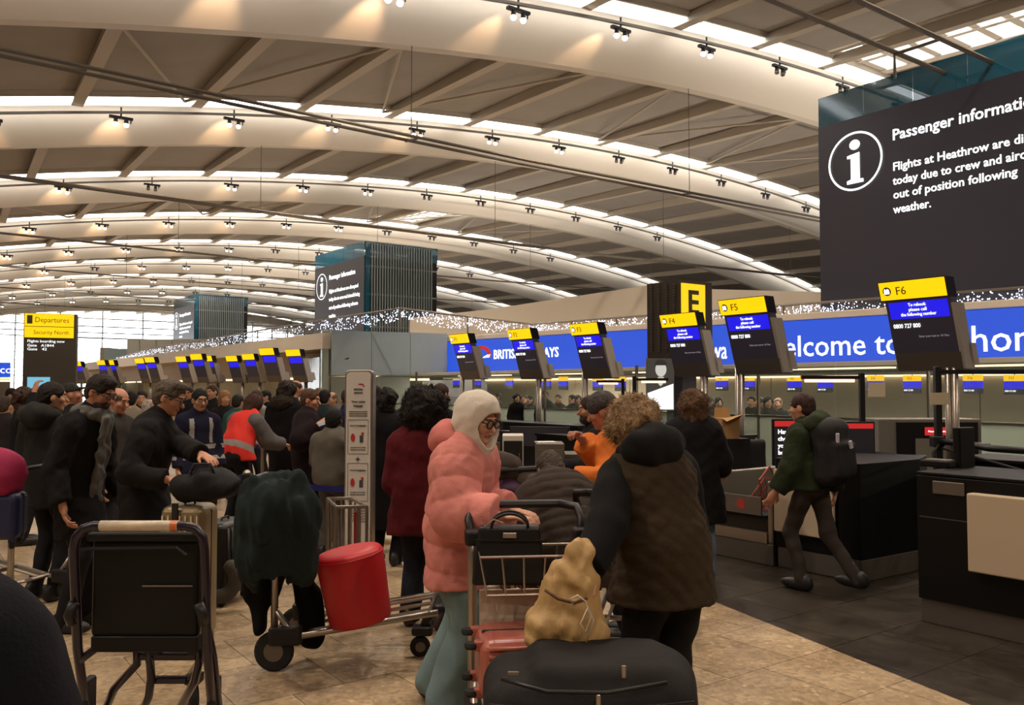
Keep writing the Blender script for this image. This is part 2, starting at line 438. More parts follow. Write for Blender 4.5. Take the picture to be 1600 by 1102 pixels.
    tm = tp.get('mat') or mat('cloth_%d_%d_%d' % tuple(tp['rgb']), tp['rgb'], .92, bump=(140, .25), var=(6, .12), spec=.18)
    gname = tp.get('name', 'coat')
    if tp['sleeve'] > 0 and not tp.get('join', True):
        sm_ = mat('cloth_%d_%d_%d' % tuple(tp['slv_rgb']), tp['slv_rgb'], .92, bump=(140, .25), spec=.25)
        sdf('sleeve', lambda p: fslv(p) + folds(p, .008, 22, 3), lo2, hi2, h, sm_, root)
    fn = None; ms = [tm]
    if tp.get('bands'):
        ms.append(mat('reflective_tape', tp.get('band_rgb', (150, 150, 150)), .4))
        def fn(c):
            m = np.zeros(len(c), int)
            for zb, hw in tp['bands']:
                zz = ((c - pel) @ Ti)[:, 2]
                ok = np.abs(zz - zb * s) < hw
                for sg in (1, -1): ok &= _cone(c, arm[sg][0] + (arm[sg][1] - arm[sg][0]) * .3, arm[sg][2], .062, .055)[0] > 0
                m[ok] = 1
            if tp.get('straps'):
                q = (c - pel) @ Ti
                m[(np.abs(np.abs(q[:, 0]) - .10) < .02) & (q[:, 2] > .2 * s) & (q[:, 2] < .47 * s)] = 1
            return m
    sdf(gname, ftop, lo2, hi2, h, ms, root, mi=fn)
    # --- legs
    lg = dict(rgb=(28, 28, 32), r=(.088, .066, .056), name='trousers', hem=.0); lg.update(legs or {})
    ra, rb, rc = lg['r']
    def fleg(p):
        d = _ell(p, pel + np.array([0, -.01, -.01]), (.155 * wd, .115, .13))
        for sg in (1, -1):
            a, k_, n_ = leg[sg]; end = n_ + (k_ - n_) * lg['hem'] + np.array([0, 0, -.03])
            d = smin(d, smin(_cone(p, a, k_, ra, rb)[0], _cone(p, k_, end, rb, rc)[0], .03), .03)
        d = smax(d, .035 - p[:, 2], .01)
        return d + folds(p, .008, 20, int(px) + 9)
    if not lg.get('skip'):
        lo3 = allp.min(0) - .2; hi3 = allp.max(0) + .2; hi3[2] = pel[2] + .2; lo3[2] = .0
        sdf(lg['name'], fleg, lo3, hi3, h, lg.get('mat') or mat('cloth_%d_%d_%d' % tuple(lg['rgb']), lg['rgb'], .9, bump=(160, .25), var=(5, .12), spec=.25), root)
    for sg in (1, -1):
        n_ = leg[sg][2]; z0 = n_[2] - .085
        def fs(p):
            d = _ell(p, (n_[0], n_[1] + .06, z0 + .045), (.045, .145, .048)); d = smin(d, _ell(p, (n_[0], n_[1] - .02, z0 + .07), (.045, .065, .07)), .03)
            return smax(d, z0 + .004 - p[:, 2], .006)
        sdf('shoe', fs, (n_[0] - .1, n_[1] - .15, z0 - .02), (n_[0] + .1, n_[1] + .25, z0 + .2), max(h * .7, .007), mat('shoe_%d' % sum(shoe), shoe, .5), root)
    # --- hair
    kind, hrgb = hair[0], hair[1]
    hm = mat('hair_%d_%d_%d' % tuple(hrgb), hrgb, .75, bump=(90, .8), var=(40, .45), spec=.3)
    face = lambda q: _ell(q, (0, .115, -.045), (.062, .082, .098))
    def fhair(p):
        q = (p - J) @ hd / hr
        d = _ell(q, (0, -.018, .034), (.083, .103, .092))
        if kind in ('short', 'bun', 'quiff', 'balding'):
            d = smin(d, _ell(q, (0, -.055, -.03), (.066, .058, .062)), .03)
            if kind == 'quiff': d = smin(d, _ell(q, (0, .028, .100), (.058, .058, .032)), .03)
            for sg in (1, -1): d = smax(d, -_ell(q, (sg * .082, .0, -.012), (.022, .024, .036)), .008)
            d = smax(d, -_ell(q, (0, .128, -.035), (.088, .095, .112)), .012)
            if kind == 'bun': d = smin(d, _ell(q, (0, -.10, .085), (.034, .034, .034)), .006)
            if kind == 'balding': d = smax(d, -_ell(q, (0, .03, .12), (.075, .10, .07)), .01)
            d = d + folds(q, .004, 110, 4)
        elif kind == 'curly':
            R_ = hair[2] if len(hair) > 2 else 1.0
            d = smin(d, _ell(q, (0, -.03, .02), (.125 * R_, .125 * R_, .125 * R_)), .03)
            d = smin(d, _ell(q, (0, -.045, -.075), (.11 * R_, .09 * R_, .075 * R_)), .04)
            d = smax(d, -face(q), .015)
            d = d + folds(q, .011, 95, 6) + folds(q, .014, 38, 2)
        elif kind == 'fluffy':
            d = smin(d, _ell(q, (0, -.025, .015), (.128, .132, .122)), .03)
            d = smin(d, _ell(q, (0, -.05, -.10), (.118, .09, .10)), .05)
            d = smin(d, _ell(q, (0, -.07, -.17), (.07, .06, .07)), .04)
            d = smax(d, -face(q), .015)
            d = d + folds(q, .007, 120, 6) + folds(q, .012, 45, 2)
        elif kind in ('long', 'ponytail'):
            d = smin(d, _ell(q, (0, -.025, .005), (.095, .108, .11)), .03)
            ln = hair[2] if len(hair) > 2 else .28
            if kind == 'long': d = smin(d, _ell(q, (0, -.06, -.05 - ln * .4), (.092, .06, .08 + ln * .5)), .05)
            else: d = smin(d, _cone(q, (0, -.10, .03), (0, -.12, -ln), .035, .018)[0], .02)
            d = smax(d, -face(q), .015)
            q2 = q * np.array([1, 1, .25])
            d = d + folds(q2, .007, 110, 6)
        elif kind == 'cap':
            d = smin(d, _ell(q, (0, .085, .052), (.06, .075, .012)), .015); d = smax(d, .03 - q[:, 2], .01)
        elif kind == 'beanie':
            d = _ell(q, (0, -.018, .044), (.092, .108, .10)) ; d = smax(d, .0 - q[:, 2] - .3 * q[:, 1], .015) + folds(q, .003, 60, 1)
        return d * hr
    if kind not in ('none', 'bald'):
        nm = {'cap': 'cap', 'beanie': 'beanie'}.get(kind, 'hair')
        ho = sdf(nm, fhair, J - .36, J + .26, max(hh, .008) if not far else .018, hm, root)
        if kind in ('fluffy', 'curly') and h < .0115:
            co = np.empty(len(ho.data.vertices) * 3, np.float32); ho.data.vertices.foreach_get('co', co); co = co.reshape(-1, 3)
            r = np.random.RandomState(int(px)); N = 2600; base = co[r.randint(0, len(co), N)]; out = base - (J + np.array([0, 0, -.02])); out /= np.linalg.norm(out, axis=1)[:, None]
            sd_ = np.cross(out, r.normal(size=(N, 3))); sd_ /= np.linalg.norm(sd_, axis=1)[:, None]; ln = r.uniform(.012, .034, N)[:, None]; dn = np.array([0, 0, -1.0])
            bend = sd_ * r.uniform(-1, 1, (N, 1)) * 1.1 + dn * (.5 if kind == 'fluffy' else .1)
            wv = np.cross(out, sd_) * .0011; pts = [base - out * .004, base + out * ln * .5 + bend * ln * .25, base + out * ln * .75 + bend * ln * .8]
            VV = np.stack([pts[0] - wv, pts[0] + wv, pts[1] - wv, pts[1] + wv, pts[2] - wv * .4, pts[2] + wv * .4], 1).reshape(-1, 3)
            b_ = np.arange(N)[:, None] * 6; QQ = np.concatenate([b_ + np.array([0, 1, 3, 2]), b_ + np.array([2, 3, 5, 4])])
            stuff(link('loose_strands', mesh_np('loose_strands', VV, QQ, hm), root))
    for e in extra:
        if e[0] == 'glasses':
            m = MB()
            gs = e[2] if len(e) > 2 else 1.0
            for sg in (1, -1):
                m.tube([HL((sg * .033 + .022 * gs * math.cos(a), .100, .008 + .018 * gs * math.sin(a))) for a in np.linspace(0, 2 * PI, 17)[:-1]], .0032 * gs * gs, 6, closed=True)
                m.tube([HL((sg * .055, .098, .013)), HL((sg * .080, .06, .014)), HL((sg * .084, -.01, .006))], .003, 6)
            m.tube([HL((-.011, .102, .012)), HL((.011, .102, .012))], .003, 6)
            m.build('glasses', mat('glasses_frame', e[1] if len(e) > 1 else (22, 20, 22), .3), root, smooth=True)
        if e[0] == 'beard':
            def fb(p):
                q = (p - J) @ hd / hr
                d = _ell(q, (0, .040, -.078), (.058, .060, .052)); d = smin(d, _ell(q, (0, .083, -.043), (.03, .012, .008)), .008)
                d = smax(d, -_ell(q, (0, .097, -.058), (.022, .018, .007)), .004); d = smax(d, q[:, 2] + .022 - np.clip(-q[:, 1] + .03, 0, .05) * .6, .01)
                return (d + folds(q, .003, 120, 3)) * hr
            sdf('beard', fb, J - .16, J + .16, max(hh, .006), mat('beard_%d' % sum(e[1]), e[1], .85, bump=(120, .7)), root)
        if e[0] == 'scarf':
            def fsc(p):
                q = (p - pel) @ T
                d = np.linalg.norm(np.stack([np.linalg.norm((q[:, :2] - np.array([0, .015])) * np.array([1, .9]), axis=1) - .085, q[:, 2] - .515 * s], -1), axis=1) - .045
                d = smin(d, _box(q, (.02, .165, .22 * s), (.055, .02, .30 * s), .02), .03)
                return d + folds(q, .012, 45, 8)
            sdf('scarf', fsc, lo2 - .1, hi2 + .1, h, mat('scarf_grey', e[1], .95, bump=(200, .5), var=(30, .25)), root)
        if e[0] == 'hood':     # hood lying behind the neck
            def fho(p):
                q = (p - pel) @ T
                d = _ell(q, (0, -.10, .53 * s), (.155, .105, .10)); d = smin(d, _cone(q, (-.09, -.02, .53 * s), (-.04, .09, .47 * s), .05, .035)[0], .03); d = smin(d, _cone(q, (.09, -.02, .53 * s), (.04, .09, .47 * s), .05, .035)[0], .03)
                d = smax(d, -_ell(q, (0, .015, .60 * s), (.105, .12, .11)), .02)
                if e[2:] and e[2] == 'fur': d = d + folds(q, .012, 120, 6)
                return d + folds(q, .010, 26, 12)
            sdf('hood', fho, lo2 - .15, hi2 + .15, h, mat('cloth_%d_%d_%d' % tuple(e[1]), e[1], .92, bump=(140, .25), spec=.25), root)
        if e[0] == 'hood_up':
            def fhu(p):
                q = (p - J) @ hd / hr
                d = _ell(q, (0, -.022, .030), (.108, .128, .122)); d = smin(d, _ell(q, (0, .0, -.06), (.098, .110, .10)), .05)
                d = smin(d, _cone(q, (0, -.02, -.06), (0, .015, -.21), .09, .095)[0], .05)
                d = smax(d, -_cone(q, (0, .02, .0), (0, .26, -.05), .078, .135)[0], .008)
                d = smax(d, -_ell(q, (0, .06, -.055), (.058, .09, .088)), .01)
                d = d - .008
                return (d + folds(q, .004, 40, 4)) * hr
            sdf('knitted_hood', fhu, J - .32, J + .24, max(hh, .006), mat('cloth_hood', e[1], .95, bump=(220, .5), spec=.2), root)
    return root, dict(J=J, hd=hd, neck=neck, pel=pel, T=T, arm=arm, leg=leg, W2L=W2L, s=s)
# ------------------------------------------------------------------ common materials
M_white = mat('painted_white_steel', (226, 220, 210), .55)
M_rib = mat('rib_white', (232, 224, 212), .6, bump=(3, .05))
M_beam = mat('beam_grey', (190, 180, 166), .6)
M_panel = mat('roof_panel_grey', (160, 154, 148), .85, var=(.6, .05), bump=(12, .1))
M_steel = mat('brushed_steel', (165, 155, 145), .32, .9, bump=(300, .05))
M_steel2 = mat('dull_steel', (120, 112, 104), .45, .7)
M_dark = mat('dark_metal', (32, 30, 32), .45, .3)
M_black = mat('black_laminate', (10, 9, 9), .5, bump=(200, .03), spec=.25)
M_blackp = mat('black_plastic', (12, 11, 12), .5, spec=.3)
M_rubber = mat('rubber', (24, 23, 23), .8)
M_cable = mat('grey_cable', (95, 88, 80), .55, .3)
M_cream = mat('cream_bulkhead', (222, 210, 192), .6, var=(1.5, .03))
M_grey = mat('warm_grey_panel', (120, 114, 104), .5)
M_mull = mat('mullion_grey', (150, 150, 148), .4, .4)
G_clear = glass('clear_glass', (150, 170, 160), .14)
G_frost = mat('frosted_mint_glass', (205, 224, 205), .5, spec=.4)
G_blue = glass('teal_glass', (30, 96, 124), .78, .08)
G_box = mat('blue_grey_glass', (158, 172, 174), .14, var=(1.2, .06), spec=.6)
E_white = glow('glow_white', (255, 255, 255), 1.6)
E_yel = glow('glow_yellow', (255, 200, 0), 1.25)
E_yel2 = glow('glow_yellow_pale', (255, 222, 60), 1.25)
E_blue = glow('screen_blue', (30, 24, 232), 1.0)
E_sign = glow('sign_blue', (38, 84, 214), 1.0)
E_warm = glow('glow_warm', (255, 225, 180), 2.2)
E_bulb = glow('glow_bulb', (255, 236, 214), 14)
E_red = glow('glow_red', (205, 40, 40), .9)
E_screen = glow('screen_dark', (40, 33, 42), .55)
E_ink = glow('ink_on_yellow', (80, 62, 8), .35)
# ------------------------------------------------------------------ floor with its tiles
P1 = fl(1090, 930); P2 = fl(1500, 1095)
dd = (P2 - P1).normalized(); nn = Vector((dd.y, -dd.x, 0))       # points away from the beige side
if nn.x < 0: nn = -nn
def clip_poly(poly, p0, n, keep):
    out = []
    for i in range(len(poly)):
        a, b = poly[i], poly[(i + 1) % len(poly)]
        da = ((a[0] - p0.x) * n.x + (a[1] - p0.y) * n.y) * keep; db = ((b[0] - p0.x) * n.x + (b[1] - p0.y) * n.y) * keep
        if da >= 0: out.append(a)
        if (da >= 0) != (db >= 0): t = da / (da - db); out.append((a[0] + (b[0] - a[0]) * t, a[1] + (b[1] - a[1]) * t))
    return out
def stone(name, rgb, rgb2, brick=False):
    m = bpy.data.materials.new(name); m.use_nodes = True; nt = m.node_tree; N = nt.nodes; L = nt.links; b = N['Principled BSDF']
    geo = N.new('ShaderNodeNewGeometry')
    n = N.new('ShaderNodeTexNoise'); n.inputs['Scale'].default_value = 2.2; n.inputs['Detail'].default_value = 8; n.inputs['Roughness'].default_value = .7
    L.new(geo.outputs['Position'], n.inputs['Vector'])
    v = N.new('ShaderNodeTexVoronoi'); v.inputs['Scale'].default_value = 34; L.new(geo.outputs['Position'], v.inputs['Vector'])
    r = N.new('ShaderNodeValToRGB'); r.color_ramp.elements[0].position = .35; r.color_ramp.elements[1].position = .68
    r.color_ramp.elements[0].color = lin(rgb) + (1,); r.color_ramp.elements[1].color = lin(rgb2) + (1,)
    L.new(n.outputs['Fac'], r.inputs['Fac'])
    mx = N.new('ShaderNodeMix'); mx.data_type = 'RGBA'; mx.blend_type = 'MULTIPLY'; mx.inputs['Factor'].default_value = .38
    L.new(r.outputs['Color'], mx.inputs['A'])
    hv = N.new('ShaderNodeSeparateColor'); L.new(v.outputs['Color'], hv.inputs[0]); cb = N.new('ShaderNodeCombineColor')
    for i in range(3): L.new(hv.outputs[0], cb.inputs[i])
    L.new(cb.outputs[0], mx.inputs['B']); out = mx.outputs['Result']
    n3 = N.new('ShaderNodeTexNoise'); n3.inputs['Scale'].default_value = 15; n3.inputs['Detail'].default_value = 2; L.new(geo.outputs['Position'], n3.inputs['Vector'])
    r3 = N.new('ShaderNodeMapRange'); r3.inputs['From Min'].default_value = .63; r3.inputs['From Max'].default_value = .70; r3.inputs['To Max'].default_value = .55; L.new(n3.outputs['Fac'], r3.inputs['Value'])
    m3 = N.new('ShaderNodeMix'); m3.data_type = 'RGBA'; L.new(r3.outputs['Result'], m3.inputs['Factor']); L.new(out, m3.inputs['A']); m3.inputs['B'].default_value = tuple(min(1, c * 1.35) for c in lin(rgb2)) + (1,); out = m3.outputs['Result']
    if brick:
        mp = N.new('ShaderNodeMapping'); mp.inputs['Rotation'].default_value = (0, 0, -TH - PI / 2); L.new(geo.outputs['Position'], mp.inputs['Vector'])
        bt = N.new('ShaderNodeTexBrick'); bt.inputs['Scale'].default_value = 1; bt.inputs['Brick Width'].default_value = .6; bt.inputs['Row Height'].default_value = .6
        bt.inputs['Mortar Size'].default_value = .004; bt.inputs['Color1'].default_value = (1, 1, 1, 1); bt.inputs['Color2'].default_value = (.86, .86, .86, 1); bt.inputs['Mortar'].default_value = (.35, .33, .3, 1)
        L.new(mp.outputs['Vector'], bt.inputs['Vector'])
        m2 = N.new('ShaderNodeMix'); m2.data_type = 'RGBA'; m2.blend_type = 'MULTIPLY'; m2.inputs['Factor'].default_value = 1
        L.new(out, m2.inputs['A']); L.new(bt.outputs['Color'], m2.inputs['B']); out = m2.outputs['Result']
    L.new(out, b.inputs['Base Color'])
    rr = N.new('ShaderNodeMapRange'); rr.inputs['To Min'].default_value = .22; rr.inputs['To Max'].default_value = .42; L.new(n.outputs['Fac'], rr.inputs['Value']); L.new(rr.outputs['Result'], b.inputs['Roughness'])
    b.inputs['Specular IOR Level'].default_value = .35
    return m
S_beige = [stone('beige_stone_%d' % i, a, b) for i, (a, b) in enumerate((((166, 142, 112), (200, 176, 144)), ((174, 149, 118), (208, 184, 150)), ((158, 135, 106), (194, 170, 138))))]
S_dark = [stone('dark_granite_%d' % i, a, b) for i, (a, b) in enumerate((((40, 35, 30), (68, 60, 51)), ((45, 39, 33), (73, 65, 55))))]
S_far = stone('beige_stone_far', (166, 143, 113), (202, 178, 146), True)
S_fard = stone('dark_granite_far', (46, 41, 35), (80, 71, 60), True)
S_grout = mat('grout', (58, 50, 42), .9)
TZ = .006
m = MB(); m.box((-60, -40, -.3), (160, 200, -.004)); floor = struct(m.build('floor', S_grout))
tiles = []
for i in range(-14, 16):
    for j in range(2, 26):
        u0 = i * .6 + .26 + (0 if j % 2 else .3) * 0; v0 = j * .6 - .35 + 0
        u0 += .3 if j % 2 else 0
        c = uvz(u0 + .3, v0 + .3)
        if c.y < 3.7: continue
        k = c.x / c.y
        if abs(k) > .66: continue
        tiles.append((c.y, u0, v0))
tiles.sort(); near = tiles[:282]; ylim = near[-1][0]
g = .0025
farb = MB(); fard = MB()
done = set()
for n_, (yy, u0, v0) in enumerate(near):
    q = [uvz(u0 + g, v0 + g), uvz(u0 + .6 - g, v0 + g), uvz(u0 + .6 - g, v0 + .6 - g), uvz(u0 + g, v0 + .6 - g)]
    q = [(p.x, p.y) for p in q]
    r = random.Random(int(u0 * 10) * 131 + int(v0 * 10)).random()
    for keep, ms in ((-1, S_beige), (1, S_dark)):
        pp = clip_poly(q, P1, nn, keep)
        if len(pp) < 3: continue
        ar = abs(sum(pp[i][0] * pp[(i + 1) % len(pp)][1] - pp[(i + 1) % len(pp)][0] * pp[i][1] for i in range(len(pp)))) / 2
        if ar < .002: continue
        MB().prism(pp, -.004, TZ - .006 + r * .0006).build('tile', ms[int(r * 997) % len(ms)], floor)
# the rest of the floor, too far or too near to tell tiles apart
kk = set((round(u, 2), round(v, 2)) for _, u, v in near)
fb = MB(); fd = MB()
for i in range(-60, 130):
    for j in range(-24, 230):
        u0 = i * .6 + .26 + (.3 if j % 2 else 0); v0 = j * .6 - .35
        if (round(u0, 2), round(v0, 2)) in kk: continue
        if j >= 40 or i < -24 or i > 36 or j < -12:
            continue
        q = [uvz(u0, v0), uvz(u0 + .6, v0), uvz(u0 + .6, v0 + .6), uvz(u0, v0 + .6)]; q = [(p.x, p.y) for p in q]
        for keep, mb_ in ((-1, fb), (1, fd)):
            pp = clip_poly(q, P1, nn, keep)
            if len(pp) >= 3: mb_.prism(pp, -.004, -.0005)
u0a, u1a = -24 * .6 + .26, 37 * .6 + .26
for (ua, va, ub, vb) in ((-60, 40 * .6 - .35, 130, 170), (-60, -40, -14.14, 23.65), (22.46, -40, 130, 23.65), (-14.14, -40, 22.46, -7.55)):
    q = [uvz(ua, va), uvz(ub, va), uvz(ub, vb), uvz(ua, vb)]; q = [(p.x, p.y) for p in q]
    for keep, mb_ in ((-1, fb), (1, fd)):
        pp = clip_poly(q, P1, nn, keep)
        if len(pp) >= 3: mb_.prism(pp, -.004, -.0006)
stuff(fb.build('tiling', S_far, floor)); stuff(fd.build('granite_tiling', S_fard, floor))
# ------------------------------------------------------------------ roof
V1, SP, NR = 20.4, 12.0, 10
UMIN, UMAX, VB = -16.0, 78.0, -14.0
def Z(u): return 12.4 - .0038 * (u - 30) ** 2 if u > 0 else 12.4 - .0038 * 900 + .03 * u
TW, TH_ = 2.4, .75       # how far the rib's face leans towards us, and its height
ceiling = struct(thing('ceiling', 'x', 'x')); del ceiling['label']; del ceiling['category']
us = [UMIN + i * (UMAX - UMIN) / 62 for i in range(63)]
def strip(name, sec, m, lo=UMIN, hi=UMAX, smooth=True, n=62):
    """extrude a v,z section (relative to the arc) along u"""
    mb = MB(); uu = [lo + i * (hi - lo) / n for i in range(n + 1)]; k = len(sec); vs = []
    for u in uu: vs += [uvz(u, v, Z(u) + z) for v, z in sec]
    fs = []
    for i in range(n):
        for j in range(k): fs.append((i * k + j, i * k + (j + 1) % k, (i + 1) * k + (j + 1) % k, (i + 1) * k + j))
    fs += [tuple(range(k))[::-1], tuple(range(n * k, n * k + k))]
    mb.add(vs, fs); return mb.build(name, m, ceiling)
def rooflight(a, b, va, vb):
    za, zb_ = Z(a) + .62, Z(a) + TH_ + .3; n = 8
    def P_(t, s_, dz=0): return uvz(a + (b - a) * s_, va + (vb - va) * t, za + (zb_ - za) * t + dz)
    def bar(t0, t1, s0, s1, nm, dz=.0, dp=.5):
        q = [P_(t0, s0, dz), P_(t0, s1, dz), P_(t1, s1, dz), P_(t1, s0, dz)]; mb = MB()
        mb.add(q + [p + Vector((0, 0, dp)) for p in q], [(0, 3, 2, 1), (4, 5, 6, 7), (0, 1, 5, 4), (1, 2, 6, 5), (2, 3, 7, 6), (3, 0, 4, 7)]); mb.build(nm, M_rib, ceiling)
    bar(0, 1, 0, .10, 'rooflight_frame'); bar(0, 1, .90, 1, 'rooflight_frame'); bar(0, 1, .48, .54, 'rooflight_frame')
    for i in range(n + 1): t = i / n * .97; bar(t, t + .03, .1, .9, 'rooflight_bar', .05, .3)
    for i in range(n):
        t = (i + .45) / n * .97; bar(t, t + .012, .14, .9, 'rooflight_bar', .3, .05)
BU = [3.9 + 3.7 * j for j in range(-5, 20)]
for k in range(-2, NR + 1):
    v = V1 + k * SP
    if k < NR:
        strip('rib', [(v, 0), (v + .5, .05), (v + .5, 1.3), (v + .35, 1.3), (v - TW, TH_ + .12), (v - TW, TH_)], M_rib)
        strip('rail', [(v - TW - .10, TH_ - .28), (v - TW - .02, TH_ - .28), (v - TW - .02, TH_ - .20), (v - TW - .10, TH_ - .20)], M_steel2)
        strip('glazing_bar', [(v - TW - .36, TH_ + .2), (v - TW - .33, TH_ + .2), (v - TW - .33, TH_ + .28), (v - TW - .36, TH_ + .28)], M_white)
        strip('kerb', [(v - TW - .66, TH_ + .12), (v - TW - .60, TH_ + .12), (v - TW - .60, TH_ + .5), (v - TW - .66, TH_ + .5)], M_white)
    # opaque panels from the rib behind (nearer) to the skylight of this one
    va, vb = v - SP + .5, v - TW - .66
    if k == NR: vb = v + 3
    for j in range(len(BU) - 1):
        a, b = BU[j], BU[j + 1]
        if k in (0, 3) and 25.5 < a < 26.5:
            rooflight(a, b, va, vb); continue
        mb = MB(); mb.add([uvz(a, va, Z(a) + .62), uvz(b, va, Z(b) + .62), uvz(b, vb, Z(b) + TH_ + .3), uvz(a, vb, Z(a) + TH_ + .3),
                           uvz(a, va, Z(a) + .78), uvz(b, va, Z(b) + .78), uvz(b, vb, Z(b) + TH_ + .45), uvz(a, vb, Z(a) + TH_ + .45)],
                          [(0, 1, 2, 3), (7, 6, 5, 4), (0, 4, 5, 1), (1, 5, 6, 2), (2, 6, 7, 3), (3, 7, 4, 0)])
        mb.build('panel', M_panel, ceiling)
    for a in BU[:-1]:
        if k > 7 and a > 60: continue
        w = .17; a2 = a + .55; z0, z1 = Z(a) + .18, Z(a2) + TH_ - .02
        mb = MB(); vc = vb + (.66 if k < NR else 0)
        mb.add([uvz(a - w, va, z0), uvz(a + w, va, z0), uvz(a2 + w, vc, z1), uvz(a2 - w, vc, z1),
                uvz(a - w * .6, va, z0 + .45), uvz(a + w * .6, va, z0 + .45), uvz(a2 + w * .6, vc, z1 + .3), uvz(a2 - w * .6, vc, z1 + .3)],
               [(0, 1, 2, 3), (7, 6, 5, 4), (0, 4, 5, 1), (1, 5, 6, 2), (2, 6, 7, 3), (3, 7, 4, 0)])
        mb.build('beam', M_beam, ceiling)
    if 0 <= k < 7:      # thin cross bracing in every other pair of bays
        for j in (5, 7, 10, 12):
            if (k % 2 == 0): continue
            a, b = BU[j], BU[j + 1]
            mb = MB(); mb.tube([uvz(a, va, Z(a) + .25), uvz(b, vb, Z(b) + TH_)], .05, 6); mb.tube([uvz(b + 3.7, va, Z(b + 3.7) + .25), uvz(b, vb, Z(b) + TH_)], .05, 6)
            mb.build('brace', M_beam, ceiling)
    if 0 <= k <= NR - 1:
        mb = MB()
        for d_, zz in ((-.33, 8.47), (.33, 8.55)): mb.tube([uvz(u, v + d_, zz - .12 + .0004 * (u - 25) ** 2) for u in [UMIN, 0, 15, 30, 45, 60, UMAX]], .045, 6)
        for u in [BU[j] for j in range(4, 22, 3)]:
            mb.tube([uvz(u, v - .33, 8.4), uvz(u, v + .33, 8.48)], .03, 5)
            mb.tube([uvz(u, v, 8.4), uvz(u, v, Z(u))], .012, 4)
        mb.build('tie_cable', M_cable, ceiling)
mb = MB()
for d_, zz in ((-.5, 8.47), (.5, 8.55)): mb.tube([uvz(u, 8.9 + d_, zz) for u in [UMIN, 0, 15, 30, 45, 60, UMAX]], .05, 6)
for u in (16.5, 19, 22.2): mb.tube([uvz(u, 8.4, 8.5), uvz(u, 9.4, 8.5), uvz(u, 9.4, 8.0)], .035, 5)
mb.build('tie_cable', M_cable, ceiling)
# walls that close the hall
def wall(name, a, b, z0, z1, t, m):
    a = Vector(a); b = Vector(b); mb = MB(); d = (b - a).normalized(); n_ = Vector((-d.y, d.x, 0)) * t
    p = [a, b, b + n_, a + n_]; mb.prism([(q.x, q.y) for q in p], z0, z1); return struct(mb.build(name, m))
M_wall = mat('hall_wall', (150, 138, 122), .8, var=(.4, .08))
A, B_, C_, D_ = uvz(UMIN, VB), uvz(UMAX, VB), uvz(UMAX, 137), uvz(UMIN, 137)
wall('wall_back', A, B_, 0, 16, -.3, M_wall); wall('wall_right', B_, C_, 0, 16, -.3, M_wall); wall('wall_left', D_, A, 0, 16, -.3, M_wall)
# the roof closes over the first bays behind us
# glazed gable at the far end
VG = V1 + NR * SP - 6 + 3
gable = struct(thing('wall_front', 'x', 'x')); del gable['label']; del gable['category']
for i in range(-3, 14):
    u = 2 + i * 5.6; MB().box((u - .07, VG - .1, 0), (u + .07, VG + .1, Z(u) + 1.2)).build('mullion', M_mull, gable, rot=(0, 0, TH))
for i in range(1, 12):
    z = 1.1 * i
    MB().box((UMIN, VG - .05, z - .035), (UMAX, VG + .05, z + .035)).build('transom', M_mull, gable, rot=(0, 0, TH))
MB().box((UMIN, VG - .03, 0), (UMAX, VG + .03, 4.6)).build('pane', glass('gable_glass', (220, 230, 235), .25), gable, rot=(0, 0, TH))
MB().box((UMIN, VG - .03, 4.6), (UMAX, VG + .03, 13.5)).build('pane', glass('gable_glass', (220, 230, 235), .25), gable, rot=(0, 0, TH))
# ------------------------------------------------------------------ spotlight clusters on the rails
def bulb_mesh():
    return MB().lathe([(.02, .06), (.075, .05), (.085, 0), (.06, -.05), (.02, -.06)], 8)
body_m = MB().lathe([(.05, .16), (.06, .15), (.075, .0), (.03, .0)], 8)
proto_meshes = {}
def fixture(k, j):
    v = V1 + k * SP - TW - .06; u = 2.05 + 3.7 * j
    lit = u < (26 if k % 2 else 23) and not (k, j) in ((2, 2), (5, 3))
    p = uvz(u, v, Z(u) + TH_ - .62)
    o = thing('roof_spotlight', '%s twin spotlight, %s roof rib from the front, %s lamp from the left' % ('glowing' if lit else 'unlit', ordinal(k), ordinal(j)), 'light', p, TH, 'spotlight clusters under the roof ribs')
    if not proto_meshes:
        a = MB().box((-.36, -.06, .16), (.36, .06, .24)).tube([(-.0, 0, .24), (0, 0, .55)], .03, 6); a.tube([(.3, 0, .16), (.3, 0, .05)], .02, 5)
        ob = a.build('mounting_plate', M_dark, o); proto_meshes['plate'] = ob.data; me = ob
        for sx in (-.16, .16):
            q = body_m.build('housing', M_dark, o, (sx, 0, .0)); proto_meshes['house'] = q.data
            q = bulb_mesh().build('lamp', E_bulb, o, (sx, 0, -.03), smooth=True); proto_meshes['lamp'] = q.data
        proto_meshes['off'] = bulb_mesh().build('lamp', M_steel2, o, (-9, 0, -99)).data
        bpy.data.objects.remove([c for c in bpy.data.objects if c.location.z == -99][0])
    else:
        link('mounting_plate', proto_meshes['plate'], o)
        for sx in (-.16, .16):
            link('housing', proto_meshes['house'], o, (sx, 0, 0)); link('lamp', proto_meshes['lamp'] if lit else proto_meshes['off'], o, (sx, 0, -.03))
    return o, u, v, lit
def spot(name, loc, target, W_, col, ang, blend=.6, rad=.12):
    l = bpy.data.lights.new(name, 'SPOT'); l.energy = W_; l.color = col; l.spot_size = math.radians(ang); l.spot_blend = blend; l.shadow_soft_size = rad
    o = bpy.data.objects.new(name, l); COL.objects.link(o); o.location = loc
    o.rotation_euler = (Vector(target) - Vector(loc)).to_track_quat('-Z', 'Y').to_euler(); return o
